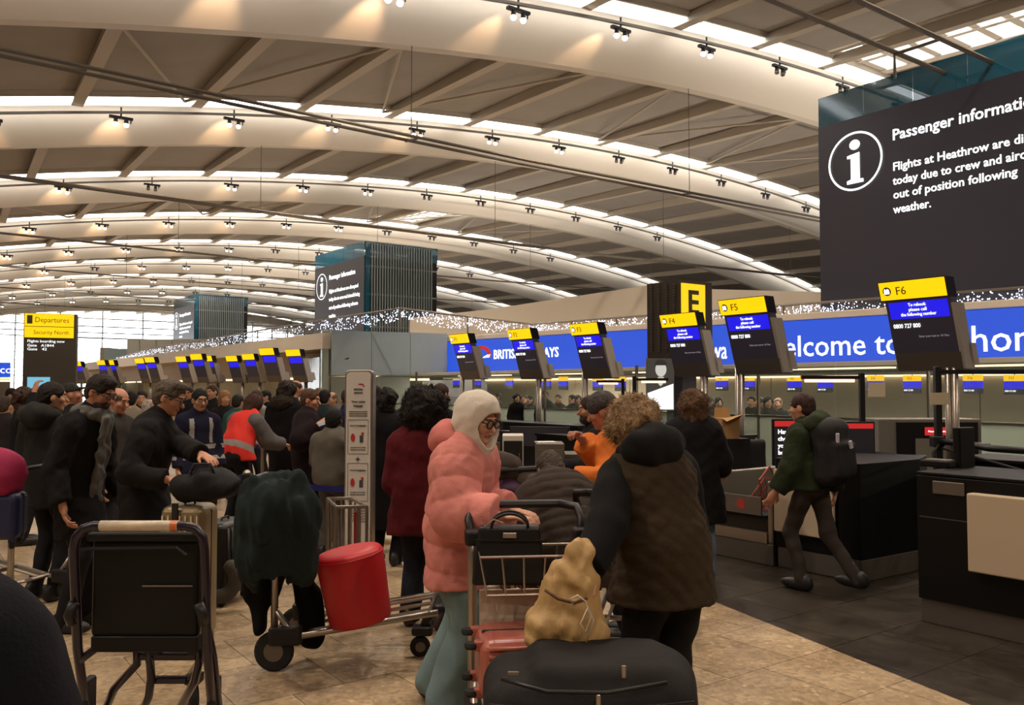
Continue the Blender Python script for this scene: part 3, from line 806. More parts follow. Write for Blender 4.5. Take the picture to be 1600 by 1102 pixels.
for k in range(0, 9):
    for j in range(0, 12 if k < 6 else 9):
        u = 2.05 + 3.7 * j; v = V1 + k * SP
        if j == 0 and k == 0: continue
        p = uvz(u, v)
        if p.x / max(p.y, .1) < -.66 : continue
        o, u, v_, lit = fixture(k, j)
        if lit and k <= 6:
            if (j + k) % 2 == 0 and k < 7: spot('floodlight', uvz(u, v_, Z(u) + TH_ - .75), uvz(u, v_ - 1, 0), LAMP_DOWN, (1, .81, .62), 130)
            if u < 17.5: spot('rib_washer', uvz(u, v_ - .1, Z(u) + TH_ - .5), uvz(u, v_ + 2.2, Z(u) + TH_ - .62), LAMP_WARM * (1.0 if u < 10 else .6), (1, .62, .34), 44, .9, .06)
# unseen area lights added along the rails to brighten the white ribs
for k in range(-1, 9):
    for j in range(6):
        ua = -3 + j * 11.0; v = V1 + k * SP; um = ua + 5.5
        l = bpy.data.lights.new('rib_fill', 'AREA'); l.shape = 'RECTANGLE'; l.size = 10.5; l.size_y = .10; l.energy = RIB_FILL; l.color = (1, .95, .87)
        o = bpy.data.objects.new('rib_fill', l); COL.objects.link(o)
        o.location = uvz(um, v - TW - .0, Z(um) + TH_ - .75 )
        a_ = uvz(ua, v, Z(ua)); b_ = uvz(ua + 11, v, Z(ua + 11)); X_ = (b_ - a_).normalized(); D_l = (Vv * 1.0 + Vector((0, 0, .75))); D_l = (D_l - X_ * D_l.dot(X_)).normalized()
        Zz = -D_l; Yy = Zz.cross(X_); o.rotation_euler = Matrix((X_, Yy, Zz)).transposed().to_euler()
# upward spots added above the deck, without fittings, to lift the roof panels
for i in range(7): spot('roof_fill', uvz(31, 6 + i * 13, 3.7), uvz(33, 8 + i * 13, 12), 1500, (1, .83, .66), 155)
# floodlights of the ribs overhead and behind us
for k in (-2, -1):
    for j in range(-3, 8):
        u = 2.05 + 3.7 * j; v = V1 + k * SP - TW
        o, u, v_, lit = (None, u, v, True)
        spot('floodlight', uvz(u, v, Z(u) + TH_ - .75), uvz(u, v, 0), LAMP_DOWN * .45, (1, .81, .62), 130)
# ------------------------------------------------------------------ information towers
def info_icon(root, lx, z, R):
    mb = MB(); n = 48
    for i in range(n):
        a, b = 2 * PI * i / n, 2 * PI * (i + 1) / n; r0 = R * .93
        mb.add([(lx + R * math.cos(a), -.03, z + R * math.sin(a)), (lx + R * math.cos(b), -.03, z + R * math.sin(b)), (lx + r0 * math.cos(b), -.03, z + r0 * math.sin(b)), (lx + r0 * math.cos(a), -.03, z + r0 * math.sin(a))], [(0, 1, 2, 3)])
    s = R / 1.0
    mb.plate([(lx + .19 * s * math.cos(2 * PI * i / 20), z + .56 * s + .17 * s * math.sin(2 * PI * i / 20)) for i in range(20)], -.035, -.02)
    pts = [(-.28, .22), (.17, .28), (.17, -.62), (.30, -.64), (.30, -.75), (-.30, -.75), (-.30, -.64), (-.15, -.60), (-.15, .12), (-.28, .12)]
    mb.plate([(lx + x * s, z + y * s) for x, y in pts][::-1], -.035, -.02)
    mb.build('information_symbol', E_white, root)
def info_tower(label, vfar, u=18.5, width=6.1, depth=4.2, lines=None, z0=3.2):
    o = thing('information_tower', label, 'display tower', uvz(u, vfar, 0), RU)
    # local x to the near end, y into the tower
    MB().box((.02, .06, z0), (width - .02, depth - .04, 8.1)).build('core', M_dark, o)
    MB().box((0, 0, z0), (width, .06, 8.12)).build('screen', E_screen, o)
    mb = MB()
    for i in range(5): mb.box((i * width / 5 + .01, .0, 8.12), ((i + 1) * width / 5 - .01, .03, 8.85))
    mb.box((0, depth - .03, 8.12), (width, depth, 8.85)); mb.box((0, .04, 8.12), (.03, depth - .04, 8.85))
    mb.build('glass_crown', G_blue, o)
    mb = MB(); mb.box((width - .03, .05, 8.12), (width, depth - .04, 8.85)); mb.box((width - .02, .05, z0), (width + .06, .3, 8.85)); mb.build('glass_edge', G_blue, o)
    mb = MB(); nl = 24
    for i in range(nl):
        y = .35 + (depth - .8) * i / (nl - 1); mb.box((width + .02, y, z0), (width + .10, y + .07, 8.75))
    for z in (4.6, 6.2, 7.6): mb.box((width + .0, .1, z), (width + .05, depth - .1, z + .08))
    stuff(mb.build('louvre', mat('louvre_grey', (150, 162, 166), .3, .5), o))
    info_icon(o, 1.0, 7.06, .71)
    for (s, z, sz, w) in lines: text(s, sz, E_white, o, (1.94, -.012, z), 0, w, bold=.012)
    return o
L0 = [('Passenger information', 7.34, .36, 3.15), ('Flights at Heathrow are disrupted', 6.63, .27, 3.62), ('today due to crew and aircraft', 6.30, .27, 3.22), ('out of position following', 5.98, .27, 2.68), ('weather.', 5.64, .27, .88)]
info_tower('huge dark passenger information screen tower with teal glass top above the check-in hall', 12.57, lines=L0)
info_tower('louvred dark information tower rising behind the blue-grey glass box', 44.2, lines=[('Passenger information', 7.34, .36, 3.15), ('Flights at Heathrow are disrupted', 6.63, .27, 3.5), ('today due to crew and aircraft being', 6.20, .27, 3.7), ('out of position following adverse', 5.76, .27, 3.5), ('weather.', 5.32, .27, .88)])
info_tower('farthest louvred information tower, small beyond the balustrade lights', 73.8, lines=L0)
# horizontal rooflight seen past the big tower
# ------------------------------------------------------------------ island F bulkhead and its sign
A0 = at(697, 578, 1330 / 47.); B0 = at(1600, 567, 16.0)
ax = (B0 - A0); ax.z = 0; LN = ax.length; ax.normalize(); RS = math.atan2(ax.y, ax.x)
def on_sign(x, y):
    r = ray(x, y); n_ = Vector((-ax.y, ax.x, 0)); t = A0.dot(n_) / r.dot(n_); p = r * t; return (p - A0).dot(ax), p.z + EYE
EXT = 7.0
zb = 2.12; zt = zb + 1.03; ZD = 3.32
bk = struct(thing('trim_1', 'x', 'x', (A0.x, A0.y, 0), RS)); del bk['label']; del bk['category']
MB().box((-.2, .12, zb), (LN + EXT, 8, ZD)).build('bulkhead', M_cream, bk)
MB().box((-.2, -.06, zb - .16), (LN + EXT, .12, zb - .03)).build('lower_edge', M_grey, bk, bevel=.02)
MB().box((-.2, -.04, zt + .02), (LN + EXT, .12, ZD)).build('upper_edge', M_cream, bk, bevel=.02)
MB().box((-.2, .02, zb - .20), (LN + EXT, 3.4, zb - .16)).build('soffit', M_cream, bk)
for i in range(9):
    MB().box((1 + i * 2.9, 1.0, zb - .235), (3.3 + i * 2.9, 1.25, zb - .20)).build('strip_light', E_warm, bk)
sg = thing('lightbox_sign', 'long blue illuminated welcome sign along the bulkhead above the check-in desks', 'sign', (A0.x, A0.y, 0), RS)
MB().box((0, -.02, zb), (LN + EXT, .10, zt)).build('blue_panel', E_sign, sg)
def sign_text(s, x0, x1, ybase, size, bold=0.003):
    a, z = on_sign(x0, ybase); b, _ = on_sign(x1, ybase)
    return text(s, size, E_white, sg, (a, -.03, z), 0, b - a, bold=bold)
for pc, (x0, y0) in (('BRIT', (772, 561)),): pass
a, z = on_sign(772, 561); b, _ = on_sign(873, 560)
text('BRITISH AIRWAYS', .40, E_white, sg, (a, -.03, z), 0, b - a, bold=.015)
sign_text('wa', 1112, 1137, 561, .62); sign_text('welcome to', 1197, 1410, 558.5, .68); sign_text('home', 1516, 1664, 550, .74)
# ribbon mark beside the airline lettering
a, z = on_sign(742, 561); w_ = on_sign(768, 560)[0] - a
mb = MB()
top = [(0, .34), (.35, .36), (.65, .345), (.86, .28), (1.0, .14), (.98, .02)]; bot = [(0, .27), (.35, .27), (.58, .25), (.74, .19), (.84, .10), (.98, .02)]
pts = [(a + x * w_, z + y * 1.1) for x, y in top] + [(a + x * w_, z + y * 1.1) for x, y in bot[::-1]][1:]
for i in range(5):
    q = [(a + x * w_, z + y * 1.15) for x, y in (bot[i], bot[i + 1], top[i + 1], top[i])]
    mb.plate(q, -.035, -.022)
mb.build('red_ribbon', E_red, sg)
mb = MB(); mb.plate([(a + .45 * w_, z + .02), (a + .9 * w_, z + .03), (a + 1.0 * w_, z + .13), (a + .8 * w_, z + .12)], -.035, -.022); mb.build('white_ribbon', E_white, sg)
# ------------------------------------------------------------------ mezzanine: deck, balustrade with icicle lights, sloping white wall
def icicles(pa, pb, n, drop, seed, name='icicle_lights'):
    r = random.Random(seed); mb = MB(); L = (pb - pa).length; d = (pb - pa).normalized(); nr = Vector((-d.y, d.x, 0))
    mb.tube([pa, pb], .012, 4, 1)
    for i in range(n):
        t = r.random() * L; ph = abs(math.sin(t * 2.1 + math.sin(t * .7) * 2)); zz = r.random() ** .8 * drop * (.55 + .45 * ph)
        p = pa + d * t + Vector((0, 0, -zz)) + nr * r.uniform(-.05, .05); s = r.uniform(.009, .017)
        mb.add([p + Vector((s, 0, 0)), p + Vector((-s * .5, s * .87, 0)), p + Vector((-s * .5, -s * .87, 0)), p + Vector((0, 0, s * 1.3)), p - Vector((0, 0, s * 1.3))],
               [(0, 1, 3), (1, 2, 3), (2, 0, 3), (1, 0, 4), (2, 1, 4), (0, 2, 4)], 0)
    return mb.build(name, [glow('glow_icicle', (225, 228, 255), 5), M_dark])
def balustrade(label, pts, zd, zr, ilab, n, drop=.42, step=1.6):
    o = thing('balustrade', label, 'railing')
    for i in range(len(pts) - 1):
        a, b = pts[i], pts[i + 1]; L = (b - a).length; k = max(1, int(L / step)); d = (b - a) / L
        za = zr[i]; zb_ = zr[i + 1]
        for j in range(k):
            p = a + d * (L * j / k); q = a + d * (L * (j + 1) / k - .03); z0 = za + (zb_ - za) * j / k; z1 = za + (zb_ - za) * (j + 1) / k
            MB().tube([Vector((p.x, p.y, zd)), Vector((p.x, p.y, z0))], .028, 6).build('post', M_steel2, o)
            MB().add([Vector((p.x, p.y, zd + .06)), Vector((q.x, q.y, zd + .06)), Vector((q.x, q.y, z1 - .06)), Vector((p.x, p.y, z0 - .06))], [(0, 1, 2, 3)]).build('pane', glass('balustrade_glass', (150, 165, 165), .06), o)
        MB().tube([Vector((a.x, a.y, za)), Vector((b.x, b.y, zb_))], .03, 8).build('handrail', M_steel2, o)
        ic = icicles(Vector((a.x, a.y, za - .02)), Vector((b.x, b.y, zb_ - .02)), int(n * L / 10 * (1 if i < 3 else .55 if i < 4 else .22)), drop, i + len(pts) * 7)
        tag(ic, ilab + ', %s run' % ordinal(i), 'string lights', 'icicle lights on the mezzanine rail')
    return o
nS = Vector((-ax.y, ax.x, 0))
def rail_pt(x, y, off):     # a point on the rail: set back from the sign plane by off
    r = ray(x, y); t = (A0.dot(nS) + off) / r.dot(nS); p = r * t; return Vector((p.x, p.y, 0)), p.z + EYE
q1, z1 = rail_pt(830, 509, 1.3); q2, z2 = rail_pt(1600, 446, 1.3); d_ = (q2 - q1).normalized(); q3 = q2 + d_ * 6
q0 = at(625, 482, 25.5); z0 = q0.z; q0.z = 0
qm = at(505, 500, 28.5); qm_z = qm.z; qm.z = 0
ql = at(235, 545, 48.0); ql_z = ql.z; ql.z = 0; qe = at(150, 567, 75.0); qe_z = qe.z; qe.z = 0
balustrade('glass balustrade hung with icicle lights along the edge of the upper deck', [q3, q2, q1, q0, qm, ql, qe], ZD, [(z1 + z2) / 2 + .0, (z1 * 1 + z2) / 2, (z1 + z2) / 2, z0, qm_z, ql_z, qe_z],
           'white icicle string lights hanging from the upper deck rail', 900)
# deck carrying the towers, seen as the cream band on the left
C1 = at(504, 515, 26.6); C1.z = 0; C2 = at(697, 517, 28.3); C2.z = 0
ud = (C2 - C1).normalized()
lend = C1 + Vv * 62
mb = MB(); dk = struct(thing('trim_2', 'x', 'x')); del dk['label']; del dk['category']
poly = [C1, lend, lend + Uv * 16, C2 + Uv * 14, C2 + ud * .3]
MB().prism([(p.x, p.y) for p in poly], 2.85, 3.35).build('deck_edge', M_cream, dk)
off = Uv * 1.4
poly = [C1 + off, lend + off, lend + Uv * 16, C1 + Uv * 14 + Vv * 2]
MB().prism([(p.x, p.y) for p in poly], 2.05, 2.85).build('soffit_band', M_cream, dk)
off = Uv * 3.6
poly = [C1 + off, lend + off, lend + off + Uv * .3, C1 + off + Uv * .3]
MB().prism([(p.x, p.y) for p in poly], 0, 2.05).build('back_panel', mat('shopfront_wall', (176, 170, 146), .6, var=(.5, .15)), dk)
for i in range(12):
    p = C1 + Uv * 2.6 + Vv * (1.5 + i * 4.6)
    MB().box((-.08, 0, 1.96), (.08, 3.4, 2.03)).build('strip_light', E_warm, dk, p, (0, 0, TH))
# blue-grey glass box at the corner of the island
gb = thing('glass_box', 'blue-grey glazed corner box with a pale green edge, below the icicle lights', 'kiosk', (C1.x, C1.y, 0), math.atan2(ud.y, ud.x))
Lb = (C2 - C1).length
for i in range(3):
    for (za, zc) in ((2.02, 3.42), (.0, 1.98)):
        if i == 2 and za < 1: continue
        MB().box((.25 + i * (Lb - .25) / 3, -.16, za), (.25 + (i + 1) * (Lb - .25) / 3 - .012, .08, zc)).build('glass_panel', G_box if za > 1 else mat('grey_green_glass', (128, 132, 122), .15, var=(.8, .1)), gb)
MB().box((0, .02, 0), (.22, .30, 3.45)).build('corner_post', mat('pale_green_glass_edge', (165, 176, 166), .2), gb, bevel=.04)
for i in range(3): MB().box((-.02, .32 + i * 1.3, 0), (.06, .30 + (i + 1) * 1.3, 2.6)).build('side_panel', mat('grey_green_glass', (128, 132, 122), .15), gb)
MB().box((0.25, .1, 3.3), (Lb, 4, 3.42)).build('roof_panel', M_grey, gb)
MB().box((Lb * .62, -.10, 1.86), (Lb * .85, -.02, 1.93)).build('tube_lamp', E_warm, gb)
MB().box((Lb * .60, -.08, 1.83), (Lb * .87, 0.02, 1.87)).build('lamp_bracket', M_dark, gb)
MB().box((Lb * .90, -.06, 2.35), (Lb * .92, 0, 2.6)).build('door_pull', M_dark, gb)
MB().tube([(.55, -.0, 2.55), (.6, -.12, 2.5), (.8, -.16, 2.56)], .03, 6).build('camera_arm', M_dark, gb)
# broad sloping white wall behind the balustrade
wp = [(690, 508, 32), (1012, 449, 32), (1290, 425, 32), (1290, 520, 32), (690, 540, 32)]
W1 = at(700, 480, 36); W2 = at(1300, 480, 27)
def wz(x, y):
    n_ = Vector((-(W2 - W1).y, (W2 - W1).x, 0)).normalized(); r = ray(x, y); t = W1.dot(n_) / r.dot(n_); return r * t + Vector((0, 0, EYE))
pa = [wz(x, y) for x, y in ((640, 560), (640, 497), (760, 484), (1012, 446), (1110, 452), (1500, 462), (1500, 560))]
n_ = Vector((-(W2 - W1).y, (W2 - W1).x, 0)).normalized()
mb = MB(); k = len(pa); mb.add(pa + [p + n_ * .4 for p in pa], [tuple(range(k))[::-1], tuple(range(k, 2 * k))] + [(i, (i + 1) % k, k + (i + 1) % k, k + i) for i in range(k)])
struct(mb.build('wall_upper', mat('sloping_white_wall', (200, 190, 175), .7)))
# far blue-grey shop box with red lettering
s0 = at(205, 545, 62); sb = thing('shop_front', 'distant blue-grey glass shop front with red lettering', 'shop', (s0.x, s0.y, 0), -.05)
MB().box((-2.0, 0, 0), (0, 2, s0.z)).build('wall_panel', mat('shop_blue_grey', (112, 128, 132), .3), sb)
MB().box((-2.5, .3, 0), (-2.02, 2, s0.z + .1)).build('side_panel', M_grey, sb)
MB().box((.0, -.6, 0), (6.2, 2.2, s0.z + .65)).build('glass_block', mat('grey_glass_far', (150, 152, 146), .2, var=(.3, .05)), sb)
for i in range(5): MB().box((.9 + i * 1.2, -.63, 0), (.94 + i * 1.2, -.6, s0.z + .6)).build('joint', M_grey, sb)
text('meet s', .62, glow('glow_red_letter', (255, 110, 90), 1.1), sb, (-1.05, -.03, 2.9), 0, .98)
# far left: another blue welcome sign
s1 = at(15, 590, 60); s2 = thing('lightbox_sign', 'small distant blue welcome sign at the far left of the hall', 'sign', (s1.x, s1.y, 0), 0)
MB().box((-5, 0, s1.z), (0, .1, s1.z + 1.05)).build('blue_panel', E_sign, s2); text('welcome', .75, E_white, s2, (-1.95, -.02, s1.z + .3), 0, 3.2)
MB().box((-5, 0, s1.z - .22), (0, .1, s1.z - .05)).build('warm_strip', E_yel2, s2)
MB().box((-5, .02, 0), (0, .1, s1.z - .3)).build('desk_front', M_grey, s2)
# ------------------------------------------------------------------ zone pillar E
e0 = at(1063, 437, 15.2)
ep = thing('zone_pillar', 'dark square pillar with a tall glowing yellow panel marked E', 'sign', (e0.x, e0.y, 0), TH)
MB().box((0, 0.0, 2.15), (.84, .84, e0.z)).build('dark_casing', mat('pillar_brown', (66, 56, 46), .5, .3), ep)
MB().box((.015, -.03, 2.2), (.62, 0.0, e0.z - .06)).build('yellow_panel', glow('glow_pillar_yellow', (255, 206, 10), 1.15), ep)
text('E', .60, glow('ink_dark', (70, 58, 20), .25), ep, (.13, -.045, e0.z - .60), 0, .27, bold=.02)
mb = MB()
for i in range(4):
    for j in range(24): mb.box((-.012, .12 + i * .19, 2.3 + j * .052), (.0, .19 + i * .19, 2.33 + j * .052))
stuff(mb.build('perforation', mat('pillar_dots', (92, 82, 70), .4, .4), ep))
MB().box((.25, .2, 0), (.62, .6, 2.15)).build('column', mat('pillar_blue', (44, 46, 56), .4), ep)
# portrait lightbox below it
l0 = at(1012, 640, 14.6)
lb = thing('advert_lightbox', 'upright lightbox poster with a grey portrait above a slanted white block', 'poster', (l0.x, l0.y, 0), 0)
wL = 40 / 1330 * 14.6; zl = l0.z; zu = at(1012, 562, 14.6).z
MB().box((-.02, .0, zl - .02), (wL + .02, .06, zu + .02)).build('poster_case', M_grey, lb)
MB().box((0, -.01, zl), (wL, 0, zu)).build('portrait_ground', glow('poster_grey', (70, 66, 60), .8), lb)
MB().box((.0, -.0, 0), (wL, .05, zl - .02)).build('support', G_clear, lb)
MB().plate([(0, zl), (wL, zl), (wL, zl + .44), (0, zl + .28)], -.02, -.01).build('white_block', glow('poster_white', (250, 250, 248), 1.3), lb)
MB().plate([(wL * .52 + .095 * math.cos(a), zu - .17 + .125 * math.sin(a)) for a in np.linspace(0, 2 * PI, 25)[:-1]], -.018, -.012).build('portrait_face', glow('poster_face', (205, 200, 190), 1.0), lb)
MB().plate([(wL * .40, zu - .3), (wL * .64, zu - .3), (wL * .60, zu - .42), (wL * .5, zu - .46), (wL * .42, zu - .42)], -.018, -.012).build('portrait_neck', glow('poster_face', (205, 200, 190), 1.0), lb)
MB().plate([(wL * .52 + .11 * math.cos(a), zu - .10 + .10 * math.sin(a)) for a in np.linspace(0, PI, 13)] , -.02, -.019).build('portrait_hair', glow('poster_hair', (50, 46, 42), .8), lb)
# ------------------------------------------------------------------ monitor posts
SPEC = []
def monitor(label, loc, ztop, code, rz=RU, w=.77, pole=(0, .25), detail=True, group='check-in monitors on poles', tilt=.30):
    """origin on the floor under the middle of the screen; local x right, -y to the viewer"""
    o = thing('monitor_post', label, 'monitor', (loc.x, loc.y, 0), rz, group)
    hw = w / 2; s = math.tan(tilt); Hh = 1.06 if w > .7 else 1.0
    def sh(mb):
        mb.v = [(x, y + (ztop - z) * s, z) for x, y, z in mb.v]; return mb
    hd_ = MB().box((-hw, -.04, ztop - .215), (hw, .14, ztop)); sh(hd_).build('header', M_blackp, o)
    sh(MB().box((-hw + .012, -.048, ztop - .205), (hw - .012, -.04, ztop - .01))).build('yellow_panel', E_yel, o)
    sh(MB().box((-hw + .04, -.02, ztop - .80), (hw + .01, .10, ztop - .215))).build('screen', E_screen, o)
    sh(MB().box((-hw + .075, -.026, ztop - .42), (hw - .03, -.02, ztop - .235))).build('blue_field', E_blue, o)
    sh(MB().box((-hw + .05, -.03, ztop - 1.0), (hw + .02, .16, ztop - .80))).build('lower_cover', M_steel2, o)
    sh(MB().box((hw + .005, -.03, ztop - .98), (hw + .05, .16, ztop - .28))).build('side_cover', mat('side_cover_grey', (176, 168, 156), .5), o)
    sh(MB().box((hw + .0, .10, ztop - .94), (hw + .05, .27, ztop - .70))).build('bracket', mat('side_cover_grey', (176, 168, 156), .5), o)
    if detail:
        def tx(str_, sz, x, z, m, wd=None, al='LEFT'):
            text(str_, sz, m, o, (x, -.056 + (ztop - z) * s, z), 0, wd, al, tilt=tilt)
        if code: tx(code, .13, -hw + .20, ztop - .155, E_ink)
        m_ = MB(); m_.plate([(-hw + .10 + .048 * math.cos(a), ztop - .11 + .048 * math.sin(a)) for a in np.linspace(0, 2 * PI, 17)[:-1]], -.056, -.05)
        sh(m_).build('round_emblem', glow('emblem_dark', (60, 40, 20), .4), o)
        m_ = MB(); m_.plate([(-hw + .10 + x, ztop - .11 + z) for x, z in ((-.03, -.03), (.03, -.03), (.03, .015), (.01, .03), (-.0, .012), (-.02, .03), (-.03, .01))], -.062, -.056); sh(m_).build('emblem_mark', E_white, o)
        for i, ln in enumerate(('To rebook', 'please call', 'the following number')):
            wd = (.2, .2, .40)[i]; zz = ztop - .288 - i * .052
            text(ln, .052, E_white, o, (.02, -.036 + (ztop - zz) * s, zz), 0, wd, 'CENTER', tilt=tilt)
        zz = ztop - .52; text('0800 727 800', .07, E_white, o, (-hw + .09, -.03 + (ztop - zz) * s, zz), 0, .31, tilt=tilt)
        zz = ztop - .63; text('Enter your text to  01 Dec', .034, glow('dim_ink', (150, 140, 150), .7), o, (-.02, -.03 + (ztop - zz) * s, zz), 0, .33, tilt=tilt)
    if pole:
        zp = ztop - .9; px_, py_ = pole
        for dx in (-.035, .035):
            MB().tube([(px_ + dx, py_, 0), (px_ + dx, py_, zp + .1)], .034, 10).build('pole', M_steel, o, smooth=True)
        MB().box((px_ - .12, py_ - .1, 0), (px_ + .12, py_ + .1, .02)).build('base_plate', M_steel2, o)
    return o
def place_mon(label, x, ytop, wpx_to, ypole_x, code, U_, detail=True):
    d = U_ / (.811 * (x - 800) / F + .585); p = at(x, ytop, d); z = p.z
    o = monitor(label, p, z, code, detail=detail, pole=None)
    # pole foot under its own pixel column, a little behind the screen plane
    q = onu(ypole_x, 700, U_ + .32); l = Matrix.Rotation(-RU, 3, 'Z') @ (Vector((q.x, q.y, 0)) - Vector((p.x, p.y, 0)))
    for dx in (-.036, .036):
        MB().tube([(l.x + dx, l.y, 0), (l.x + dx, l.y, z - .85)], .036, 12).build('pole', M_steel, o, smooth=True)
    MB().box((l.x - .13, l.y - .1, 0), (l.x + .13, l.y + .1, .02)).build('base_plate', M_steel2, o)
    return o
place_mon('check-in monitor F6, the largest, on twin steel poles beside the white-fronted desk', 1425, 437, 0, 1489, 'F6', 9.0)
place_mon('check-in monitor F5 on steel poles behind the woman with long brown hair', 1160, 466, 0, 1157, 'F5', 9.0)
place_mon('check-in monitor F4 in front of the yellow E pillar', 1060, 490, 0, 1101, 'F4', 10.0)
place_mon('check-in monitor F3 over the blue sign, its pole behind the bearded man', 913, 505, 0, 914, 'F3', 10.0)
place_mon('check-in monitor F2 covering part of the airline name on the sign', 812, 514, 0, 842, 'F2', 10.0)
place_mon('check-in monitor F1 at the left end of the blue sign', 718, 522, 0, 722, 'F1', 10.0)
# the bank further along the hall, towards the departures totem
LB_ = [(458, 546, 470, 10.0), (417, 544, 432, 11.5), (388, 553, 400, 10.0), (362, 556, 376, 10.8), (323, 556, 335, 11.0), (307, 553, 318, 9.5), (283, 557, 292, 10.0), (234, 558, 243, 9.6), (218, 560, 226, 10.2), (172, 563, 178, 10.0), (158, 563, 164, 9.6), (121, 565, 126, 9.6), (112, 566, 117, 10.0)]
for i, (x, y, xp, u_) in enumerate(LB_):
    k_ = (x + 1 - 800) / F; d = 1330 * 1.15 / (605 - y)
    p = at(x, y, d)
    if i == 0:
        pm = monitor('x', p, p.z, '', rz=-.66, detail=False, w=.70, pole=(.10, .42)); base_pm = pm; CM = {}
        pm['label'] = 'distant check-in monitor on a pole, nearest the glass box, first of the far bank'
        for o_ in bpy.data.objects:
            if o_.parent: CM.setdefault(o_.parent.name, []).append(o_)
    else:
        c = copy_tree(base_pm, CM); c.location = (p.x, p.y, p.z - at(LB_[0][0], LB_[0][1], 1330 * 1.15 / (605 - LB_[0][1])).z)
        c['label'] = 'distant check-in monitor on a pole, %s of the far bank counted from the glass box' % ordinal(i)
        c['group'] = 'check-in monitors on poles'
# ------------------------------------------------------------------ departures totem
t0 = at(77, 605, 30.0); tz = at(77, 490, 30).z
dt = thing('departures_totem', 'tall brown totem with a yellow departures header far down the hall', 'sign', (t0.x, t0.y, 0), -.5 * 0 + .42)
hw = .83
MB().box((-hw, 0, 0), (hw, .9, tz)).build('casing', mat('totem_brown', (66, 60, 54), .5), dt, bevel=.02)
MB().box((-hw + .03, -.03, tz - .46), (hw - .1, 0, tz - .02)).build('yellow_header', E_yel, dt)
MB().box((-hw + .03, -.03, tz - .86), (hw - .1, 0, tz - .485)).build('yellow_strip', E_yel, dt)
text('Departures', .26, E_ink, dt, (-hw + .34, -.045, tz - .32), 0, 1.05); text('Security North', .2, E_ink, dt, (-hw + .30, -.045, tz - .74), 0, 1.1)
MB().box((-hw + .10, -.04, tz - .38), (-hw + .27, -.032, tz - .08)).build('emblem', E_ink, dt, bevel=.02)
text('Flights boarding now', .13, E_white, dt, (-hw + .12, -.02, tz - 1.03), 0, 1.15); text('Gate   A1844', .13, E_white, dt, (-hw + .12, -.02, tz - 1.18), 0, .82); text('Gate   42', .13, E_white, dt, (-hw + .12, -.02, tz - 1.31), 0, .6)
MB().box((-hw + .15, -.02, 1.35), (-hw + .85, 0, 2.0)).build('lit_screen', glow('totem_screen', (120, 190, 215), 1.0), dt)
# ------------------------------------------------------------------ glass partition behind the desks, back wall and back-row monitors
pt = struct(thing('trim_3', 'x', 'x', (0, 0, 0), TH)); del pt['label']; del pt['category']
UP = 12.5
for i in range(-1, 16):
    v = .5 + i * 1.55
    MB().box((UP, v, .0), (UP + .012, v + 1.53, 1.14)).build('frosted_pane', G_frost, pt)
    MB().box((UP, v, 1.15), (UP + .012, v + 1.53, 2.05)).build('clear_pane', G_clear, pt)
    MB().box((UP - .02, v - .02, 1.13), (UP + .03, v + 1.55, 1.155)).build('glass_channel', M_steel2, pt)
    if i % 2 == 0: MB().box((UP - .03, v - .03, 0), (UP + .03, v, 2.1)).build('mullion', M_steel2, pt)
UB = 21.0
for i in range(11):
    MB().box((UB, -2 + i * 3, 0), (UB + .2, 1 + i * 3 - .03, 2.7)).build('back_panel', mat('back_wall_beige', (206, 194, 166), .35, var=(.5, .1)), pt)
MB().box((UB - .1, -2, 1.92), (UB, 31, 2.0)).build('cove_light', E_warm, pt)
MB().box((13.5, -2, 2.02), (UB, 31, 2.10)).build('office_ceiling', M_cream, pt)
for i in range(6):
    for uu in (14.6, 18.2): MB().box((uu, .5 + i * 4, 1.99), (uu + .18, 3.2 + i * 4, 2.02)).build('strip_light', E_warm, pt)
for i in range(5):  # extra area lamps added to brighten the office behind the glass
    l = bpy.data.lights.new('office_fill', 'AREA'); l.shape = 'RECTANGLE'; l.size = 3.6; l.size_y = .25; l.energy = 430; l.color = (1, .9, .74)
    ol = bpy.data.objects.new('office_fill', l); COL.objects.link(ol); ol.location = uvz(18.6, 1 + i * 5.4, 1.97); ol.rotation_euler = (0, 0, TH + PI / 2)
    l2 = l.copy(); l2.energy = 130; ol = bpy.data.objects.new('office_fill', l2); COL.objects.link(ol); ol.location = uvz(14.2, 1 + i * 5.4, 1.97); ol.rotation_euler = (0, 0, TH + PI / 2)
BR = [(1127, 588), (1168, 588), (1240, 588), (1288, 588), (1367, 587), (1424, 587), (1519, 586), (1584, 586), (853, 589), (879, 589), (933, 589), (968, 589), (712, 589), (745, 589), (795, 589)]
o0 = None
for i, (x, y) in enumerate(BR):
    d = 17.5 / (.811 * (x - 800) / F + .585) if x > 1100 else 15.5 / (.811 * (x - 800) / F + .585)
    p = at(x, y, d); s = 1
    lab = 'small yellow-topped monitor of the rear desk row, %s from the right behind the glass' % ordinal([8, 7, 6, 5, 4, 3, 2, 1, 0, 0, 0, 0, 0, 0, 0][i] - 1 if x > 1100 else {933: 9, 968: 8, 879: 10, 853: 11, 795: 12, 745: 13, 712: 14}[x])
    o = thing('hanging_monitor', lab, 'monitor', (p.x, p.y, p.z), RU, 'monitors of the rear desk row')
    w = .19
    MB().box((-w, 0, -.12), (w, .05, 0)).build('yellow_panel', E_yel, o); MB().box((-w, 0, -.27), (w, .05, -.12)).build('blue_field', E_blue, o); MB().box((-w, 0, -.38), (w, .05, -.27)).build('screen', E_screen, o)
    MB().tube([(0, .03, 0), (0, .03, 2.05 - p.z)], .01, 5).build('drop_rod', M_dark, o)
    if x > 1100: text('0800 727 800', .05, E_white, o, (-w + .02, -.003, -.33), 0, .2); text('F%d' % (10 + i), .08, E_ink, o, (-w + .1, -.004, -.09), 0, .09)
